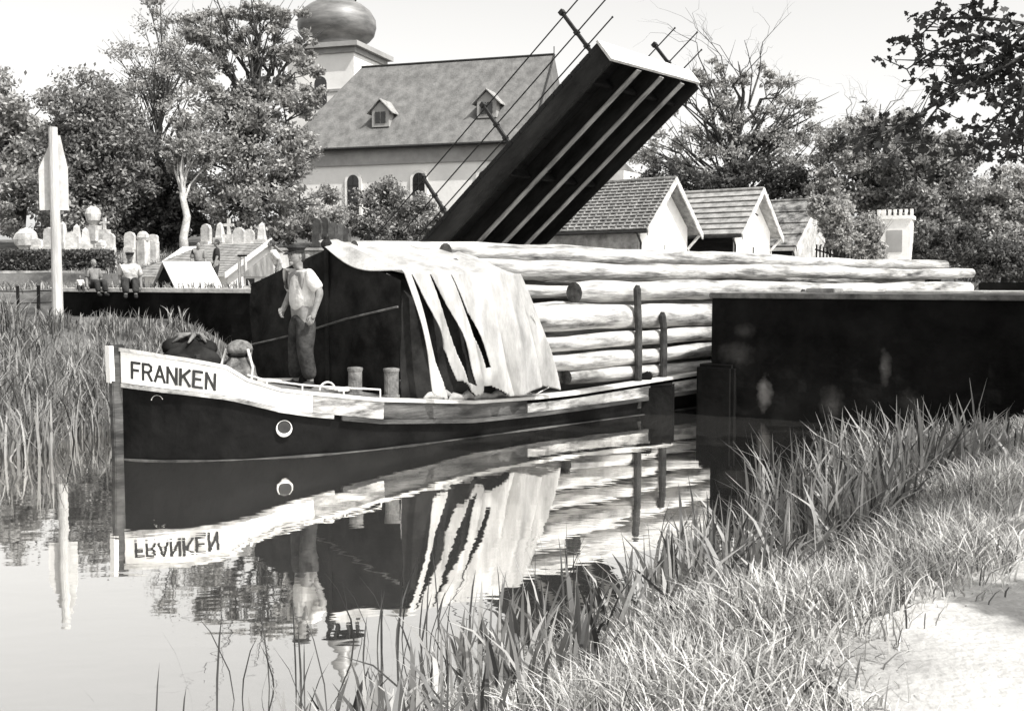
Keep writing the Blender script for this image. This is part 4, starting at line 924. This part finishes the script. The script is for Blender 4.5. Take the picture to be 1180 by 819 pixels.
tree('tall_tree','tall open tree with slender limbs in front of the church tower', gb(285,55), [tb(235,60,28,55),tb(245,100,34,55),tb(290,55,26,55),tb(265,140,46,55),tb(315,130,40,55),tb(335,75,26,55),tb(350,110,24,55),tb(300,180,52,55),tb(345,175,30,55),tb(250,200,40,55),tb(310,235,46,54),tb(345,240,28,54),tb(270,30,24,55),tb(265,240,34,55),tb(305,22,26,55),tb(238,30,26,55),tb(345,55,20,55),tb(360,95,20,55),tb(335,20,20,55)], 30000, .16, 'leaf_pale', r0=.36, limbn=75,
     bare=[at(298,25,55),at(306,60,55),at(318,20,55),at(285,40,55),at(330,50,55)])
tree('white_trunk_tree','slender tree with bright white trunk above the tiled roof', gb(213,50), [tb(212,165,24,50),tb(205,145,20,50),tb(225,175,22,50),tb(195,180,18,50)], 5000, .14, 'leaf_pale', 'pale_bark', r0=.2, limbn=14)
tree('shrub','blossoming pale shrub below the church wall', gb(395,58), [tb(375,245,28,58),tb(350,255,24,57),tb(330,262,22,57)], 9000, .13, 'leaf_pale', r0=.1, cat='shrub', limbn=14)
tree('shrub','leafy shrub between the church and the drawbridge railing', gb(455,55), [tb(440,235,30,55),tb(472,238,22,55),tb(420,255,22,55),tb(480,255,28,55),tb(450,265,30,55),tb(500,265,20,55)], 15000, .13, 'leaf_mid', r0=.12, cat='shrub', limbn=20)
# right side
tree('branchy_tree','tall sparse tree with bare dark upper branches behind the huts', gb(845,66), [tb(800,160,34,66),tb(860,165,40,66),tb(830,190,45,66),tb(890,185,40,66),tb(925,180,35,66),tb(765,185,36,66),tb(845,110,34,66),tb(895,120,32,66),tb(800,110,30,66),tb(930,140,26,66),tb(870,85,22,66),tb(815,85,20,66)], 11000, .17, 'leaf_pale', r0=.36, limbn=90,
     bare=[at(805,95,66),at(828,80,66),at(852,75,66),at(872,80,66),at(898,98,66),at(920,112,66),at(785,118,66),at(935,135,66)])
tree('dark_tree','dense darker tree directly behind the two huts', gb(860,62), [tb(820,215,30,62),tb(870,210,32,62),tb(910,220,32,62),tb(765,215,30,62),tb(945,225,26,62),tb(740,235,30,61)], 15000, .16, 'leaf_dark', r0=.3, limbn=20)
tree('leafy_tree','mid sized tree behind the mossy shed', gb(990,60), [tb(975,175,34,60),tb(1000,150,26,60),tb(1050,150,24,60),tb(1010,175,36,60),tb(1000,215,38,60),tb(960,225,30,60),tb(1035,205,32,60)], 19000, .17, 'leaf_pale', r0=.3, limbn=30, bare=[at(1000,135,60),at(1015,120,60),at(985,140,60)])
tree('leafy_tree','dark tree at the right behind the toothed pavilion', gb(1075,58), [tb(1060,190,38,58),tb(1090,220,42,58),tb(1055,235,34,57),tb(1110,250,38,57),tb(1080,270,34,56),tb(1100,180,28,58)], 24000, .16, 'leaf_mid', r0=.3, limbn=30)
tree('leafy_tree','pale tree at the far right photo edge', gb(1160,56), [tb(1140,240,36,56),tb(1170,215,34,56),tb(1185,260,42,56),tb(1145,285,32,55),tb(1215,230,45,56)], 16000, .16, 'leaf_pale', r0=.3, limbn=20)
tree('shrub','bushy shrub between the mossy shed and the pavilion', gb(975,40), [tb(962,245,22,40),tb(968,270,20,40),tb(945,240,16,40)], 9000, .1, 'leaf_pale', r0=.07, cat='shrub', limbn=10)
tree('shrub','bright shrub beside the left wall of the pavilion', gb(1000,45), [tb(1000,262,17,45),tb(990,285,16,45),tb(1008,290,14,45)], 6000, .1, 'leaf_pale', r0=.06, cat='shrub', limbn=8)
tree('shrub','dark bush on the right beyond the end of the logs', gb(1110,46), [tb(1075,290,20,46),tb(1105,285,26,46),tb(1140,300,26,46),tb(1175,300,24,46),tb(1060,300,14,46)], 17000, .11, 'leaf_dark', r0=.07, cat='shrub', limbn=12)
tree('shrub','small climbing plant on the end of the log pile', (Bw(21.4,-.4).x,Bw(21.4,-.4).y+1.6,1.2), [tb(1096,313,8,30),tb(1104,318,7,30)], 500, .06, 'leaf_dark', r0=.03, cat='plant', limbn=5)
# far wood as one mass
far = []
for k in range(70):
    px = -60+1350*k/69; Y_ = 120; v = at(px, 285+random.uniform(-14,14), Y_); far.append(((v.x,v.y,v.z), random.uniform(4,6.5), .9))
pts = crown_points(far, 36000); o = leaves('far_wood', np.concatenate([p_[1] for p_ in pts]), np.full(sum(len(p_[1]) for p_ in pts), .42), M['leaf_mid']); tag(o, 'distant line of woods behind the village', 'woods', kind='stuff')
# hedge
v0, v1 = at(-50,300,41.2), at(128,300,41.2); n_ = 22000
P_ = np.stack([rng.uniform(v0.x,v1.x,n_), rng.uniform(40.7,41.8,n_), rng.uniform(2.42,3.22,n_)+.06*np.sin(rng.uniform(0,50,n_))],1)
t = empty('hedge', (v0.x,41.2,2.4), 0, 'long clipped dark hedge on the boundary wall below the graves', 'hedge'); P_ -= np.array([v0.x,41.2,2.4])
leaves('foliage', P_, np.full(n_,.07), M['leaf_dark'], t); mb = MB()
for k in range(16): x = (v1.x-v0.x)*(k+.5)/16; mb.tube([(x,0,-.1),(x+random.uniform(-.1,.1),0,.6)],.03,5)
mb.build('stems', M['bark'], t)
# overhanging tree, upper right
base = (7.9,9.2,hz(7.9,9.2)); t = empty('overhanging_tree', base, 0, 'near tree on the towpath whose dark leafy branches hang in from the upper right', 'tree')
B_ = []
for k in range(30):
    a = random.uniform(0,2*math.pi); rr = random.uniform(.3,3.3); B_.append(((rr*math.cos(a)-.6, rr*math.sin(a)+.2, random.uniform(5.3,7.8)), random.uniform(.7,1.1), .8))
for k in range(26):  # clumps out of view, added to cast shade on bank and path
    B_.append(((random.uniform(5.3,9.5)-7.9, random.uniform(1.5,7.5)-9.2, random.uniform(5.2,7.6)), random.uniform(.45,.85), .7))
def vis(p_):  # world point inside the picture?
    return False
pts = crown_points(B_, 36000); P_ = np.concatenate([p_[1] for p_ in pts])
wx, wy, wz = P_[:,0]+base[0], P_[:,1]+base[1], P_[:,2]+base[2]
keep = ~((wx < wy*.50) & (wz < 2+wy*.30)); P_ = P_[keep]
mb = MB(); mb.tube([(0,0,-.3),(.05,.0,1.5),(-.1,.1,3),(-.2,.1,5),(-.4,.2,7.4)],[.32,.24,.2,.15,.05],12)
hang = []; sprays = [
 [(1190,60,9.5),(1140,90,9.2),(1100,100,9.0),(1060,150,8.8),(1040,165,8.7)], [(1190,60,9.5),(1120,40,9.3),(1075,60,9.2),(1045,80,9.1)],
 [(1200,30,9.0),(1130,20,8.9),(1080,22,8.9),(1062,40,8.8)], [(1200,80,9.6),(1160,120,9.4),(1130,160,9.2),(1100,185,9.1)], [(1210,60,9.0),(1180,100,8.8),(1165,150,8.6),(1160,185,8.6)],
 [(1200,20,9.3),(1160,60,9.2),(1120,80,9.1),(1090,75,9.0)], [(1090,110,9.0),(1050,140,8.9),(1015,155,8.8),(1000,160,8.8)], [(1200,90,9.0),(1180,130,8.9),(1178,180,8.8)]]
b0 = Vector(base)
for sp_ in sprays:
    pp = [at(*q)-b0 for q in sp_]; root_ = Vector((-.2,.1,5.0)); mb.tube([root_]+pp, [.04]+[.015*(1-.8*i/len(pp)) for i in range(len(pp))], 6)
    for i in range(len(pp)-1):
        for f_ in np.linspace(0,1,5):
            c_ = pp[i].lerp(pp[i+1], f_)
            for q_ in range(2):
                d_ = Vector((random.gauss(0,.12),random.gauss(0,.15),random.gauss(-.03,.1))); e = c_+d_; mb.tube([c_,e],[.006,.003],4,cap=False)
                k_ = random.randint(3,8); hang.append(np.array(e)+rng.normal(size=(k_,3))*.045)
P_ = np.concatenate([P_]+hang)
leaves('crown', P_, np.concatenate([np.full(len(P_)-sum(len(h_) for h_ in hang),.10), np.full(sum(len(h_) for h_ in hang),.042)]), M['leaf_near'], t, lobed=True)
for sg in (1,): mb.build('trunk', M['bark'], t, smooth=True)
for k in range(8):
    pass
# ------------------------------------------------------------------ grasses
def scatter(p0, p1, q0, q1, n, cond=None):
    p = rng.uniform(p0,p1,n); q = rng.uniform(q0,q1,n); x = A0.x+.8*p+.6*q; y = A0.y-.6*p+.8*q
    er = edge_r(q); z = height(x,y)
    k = np.ones(n,bool) if cond is None else cond(p,q,x,y,z,p-er)
    return np.stack([x,y,z],1)[k], (p-er)[k], q[k]
patch = lambda x, y: .5+.5*np.sin(x*1.7+1.3*np.sin(y*1.1))*np.sin(y*1.5+x*.7)
def inpic(x,y): return (y>1.5)&(x<y*.56+.6)
# bank meadow
B, dr, q = scatter(3.0, 6.8, -14, -.3, 190000, lambda p,q,x,y,z,d: (d>.02)&(rng.uniform(size=len(p))<.5+.5*sm(.2,.8,d))&(p<6.28-.3*sm(-11.5,-8.5,q)+.2*np.sin(q*1.9)+.15*rng.normal(size=len(p)))&inpic(x,y)&(rng.uniform(size=len(p)) < np.clip(1.2-y/20,.35,1)))
Hh = (.10+.28*rng.uniform(size=len(B))**1.2)*(.45+.7*patch(B[:,0]*1.4,B[:,1]*1.4))*np.interp(q,[-6,-2],[1,.6])*(1-.45*sm(1.1,2.0,dr)); lean = rng.uniform(.2,1.1,len(B))
tag(blades('meadow_grass', B, Hh, .003+.007*rng.uniform(size=len(B)), lean, M['grass_pale']), 'pale meadow grass on the near bank beside the towpath', 'grass', kind='stuff')
# tall reeds by water
B, dr, q = scatter(2.0, 5.2, -13, -.6, 26000, lambda p,q,x,y,z,d: (d>np.where(q<-9.5,-.1,-.6))&(d<.75)&inpic(x,y)&(rng.uniform(size=len(p)) < (.05+.75*patch(x*2.3,y*2.1)**2))); B[:,2] = np.maximum(B[:,2],-.1)
Hh = rng.uniform(.6,1.15,len(B))*np.interp(q,[-13,-10,-7.5,-5.5,-4,-2.5,0],[.42,.55,.8,.95,.55,.36,.28]); tag(blades('reed_bed', B, Hh, rng.uniform(.012,.034,len(B)), rng.uniform(.05,.8,len(B))**1.2, M['reed']), 'tall bladed reeds along the near water edge', 'reeds', kind='stuff')
# bare stalks out in the water, shade put into their dark colour
B, dr, q = scatter(2.4, 4.6, -12.6, -6, 900, lambda p,q,x,y,z,d: (d>-1.0)&(d<-.2)&inpic(x,y)&(rng.uniform(size=len(p)) < patch(x*2,y*2)**2)); B[:,2] = -.1
tag(blades('reed_stalks', B, rng.uniform(.3,.65,len(B)), rng.uniform(.008,.014,len(B)), rng.uniform(.05,.4,len(B)), M['leaf_near']), 'single reed stalks coloured dark as shade, standing out in the near water', 'reeds', kind='stuff')
# verge beyond path
B, dr, q = scatter(9.0, 13, -14, -1, 26000, lambda p,q,x,y,z,d: inpic(x,y)|(rng.uniform(size=len(p))<.3))
tag(blades('verge_grass', B, rng.uniform(.08,.3,len(B)), np.full(len(B),.008), rng.uniform(.2,1,len(B)), M['grass_pale']), 'pale grass verge on the far side of the towpath', 'grass', kind='stuff')
# left bank reeds
B, dr, q = scatter(-13, -3.7, -12, -.2, 90000, lambda p,q,x,y,z,d: (z>-.75)&(x<-.445*y+4.2)&(x>-.5*y-1)&~((p>-4.9)&(q>-8.2))&(y>12.4)&(rng.uniform(size=len(p))<.06+.75*patch(x*2.6,y*2.2)**2))
wet = B[:,2] < .12; H0 = np.where(wet, rng.uniform(.4,.95,len(B)), rng.uniform(.15,.8,len(B))*(.55+.6*patch(B[:,0]*2.2,B[:,1]*2.7))*np.where(q>-4,.6,1)); B[:,2] = np.maximum(B[:,2],-.15)
tag(blades('reed_bed', B, H0, rng.uniform(.014,.034,len(B)), rng.uniform(.05,.7,len(B)), M['grass']), 'tall reed bed on the left bank behind and beside the bow', 'reeds', kind='stuff')
# ground cover beyond
n_ = 40000; x = rng.uniform(-24,24,n_); y = rng.uniform(20,58,n_); z = height(x,y); p,q = pq(x,y); k = (z>1.7)&~((q>2.8)&(q<6.8)); B = np.stack([x,y,z],1)[k]
tag(blades('rough_grass', B, rng.uniform(.1,.3,len(B)), np.full(len(B),.03), rng.uniform(.2,1,len(B)), M['grass']), 'rough grass on the ground beyond the canal', 'grass', kind='stuff')
# pieces that stand apart become parts of their own
SPLIT = {'rope_ends','opening','barge_board','brace','cloth_bundle','bunched_hem','bow_cleat','tie_rope','ledge','wall_cross'}
def split_loose(o):
    me = o.data; n = len(me.vertices); par = list(range(n))
    def fd(a):
        while par[a] != a: par[a] = par[par[a]]; a = par[a]
        return a
    for e in me.edges:
        a, b_ = fd(e.vertices[0]), fd(e.vertices[1])
        if a != b_: par[a] = b_
    comp = {}
    for f_ in me.polygons: comp.setdefault(fd(f_.vertices[0]), []).append(tuple(f_.vertices))
    if len(comp) < 2: return
    co = [tuple(v.co) for v in me.vertices]; sm_ = me.polygons[0].use_smooth
    for k, fs_ in enumerate(comp.values()):
        used = sorted({v for f_ in fs_ for v in f_}); mp_ = {v: i for i, v in enumerate(used)}
        m2 = bpy.data.meshes.new(me.name); m2.from_pydata([co[v] for v in used], [], [tuple(mp_[v] for v in f_) for f_ in fs_]); m2.materials.append(me.materials[0])
        if sm_: m2.polygons.foreach_set('use_smooth', [True]*len(m2.polygons))
        if k == 0: o.data = m2
        else: c_ = o.copy(); c_.data = m2; C.objects.link(c_); c_.parent = o.parent
for o in list(C.objects):
    if o.type == 'MESH' and o.parent and o.name.split('.')[0] in SPLIT: split_loose(o)
# ------------------------------------------------------------------ light, world, camera
sc = bpy.context.scene
AZ = Vector((.76,-.65,0)).normalized(); EL = R(53)
sv = Vector((AZ.x*math.cos(EL), AZ.y*math.cos(EL), math.sin(EL)))
sl = bpy.data.lights.new('sun','SUN'); sl.energy = 2.9; sl.angle = R(.5); sl.color = (1,.985,.96)
so = bpy.data.objects.new('sun', sl); C.objects.link(so); so.rotation_euler = sv.to_track_quat('Z','Y').to_euler(); so.location = (20,-20,30)
wd = bpy.data.worlds.new('World'); sc.world = wd; wd.use_nodes = True; nt = wd.node_tree; N = nt.nodes; L = nt.links
bg = N['Background']; sky = N.new('ShaderNodeTexSky'); sky.sky_type = 'NISHITA'; sky.sun_disc = False; sky.sun_elevation = EL
sky.sun_rotation = math.atan2(sv.x, sv.y); sky.dust_density = 3.0; sky.air_density = 1.2
bw = N.new('ShaderNodeRGBToBW'); L.new(sky.outputs[0], bw.inputs[0])
cb = N.new('ShaderNodeMixRGB'); cb.blend_type = 'MULTIPLY'; cb.inputs[0].default_value = 1; cb.inputs[2].default_value = (1,.99,.97,1); L.new(bw.outputs[0], cb.inputs[1])
L.new(cb.outputs[0], bg.inputs[0]); bg.inputs[1].default_value = .14
cam = bpy.data.cameras.new('camera'); co = bpy.data.objects.new('camera', cam); C.objects.link(co); co.location = CAM; co.rotation_euler = (R(90)-TH,0,0)
cam.sensor_width = 36; cam.lens = F/1180*36; cam.clip_end = 2000; cam.clip_start = .05; sc.camera = co
vs_ = sc.view_settings; vs_.view_transform = 'Standard'; vs_.look = 'None'; vs_.gamma = 1; vs_.exposure = 1.15
sc.cycles.max_bounces = 6
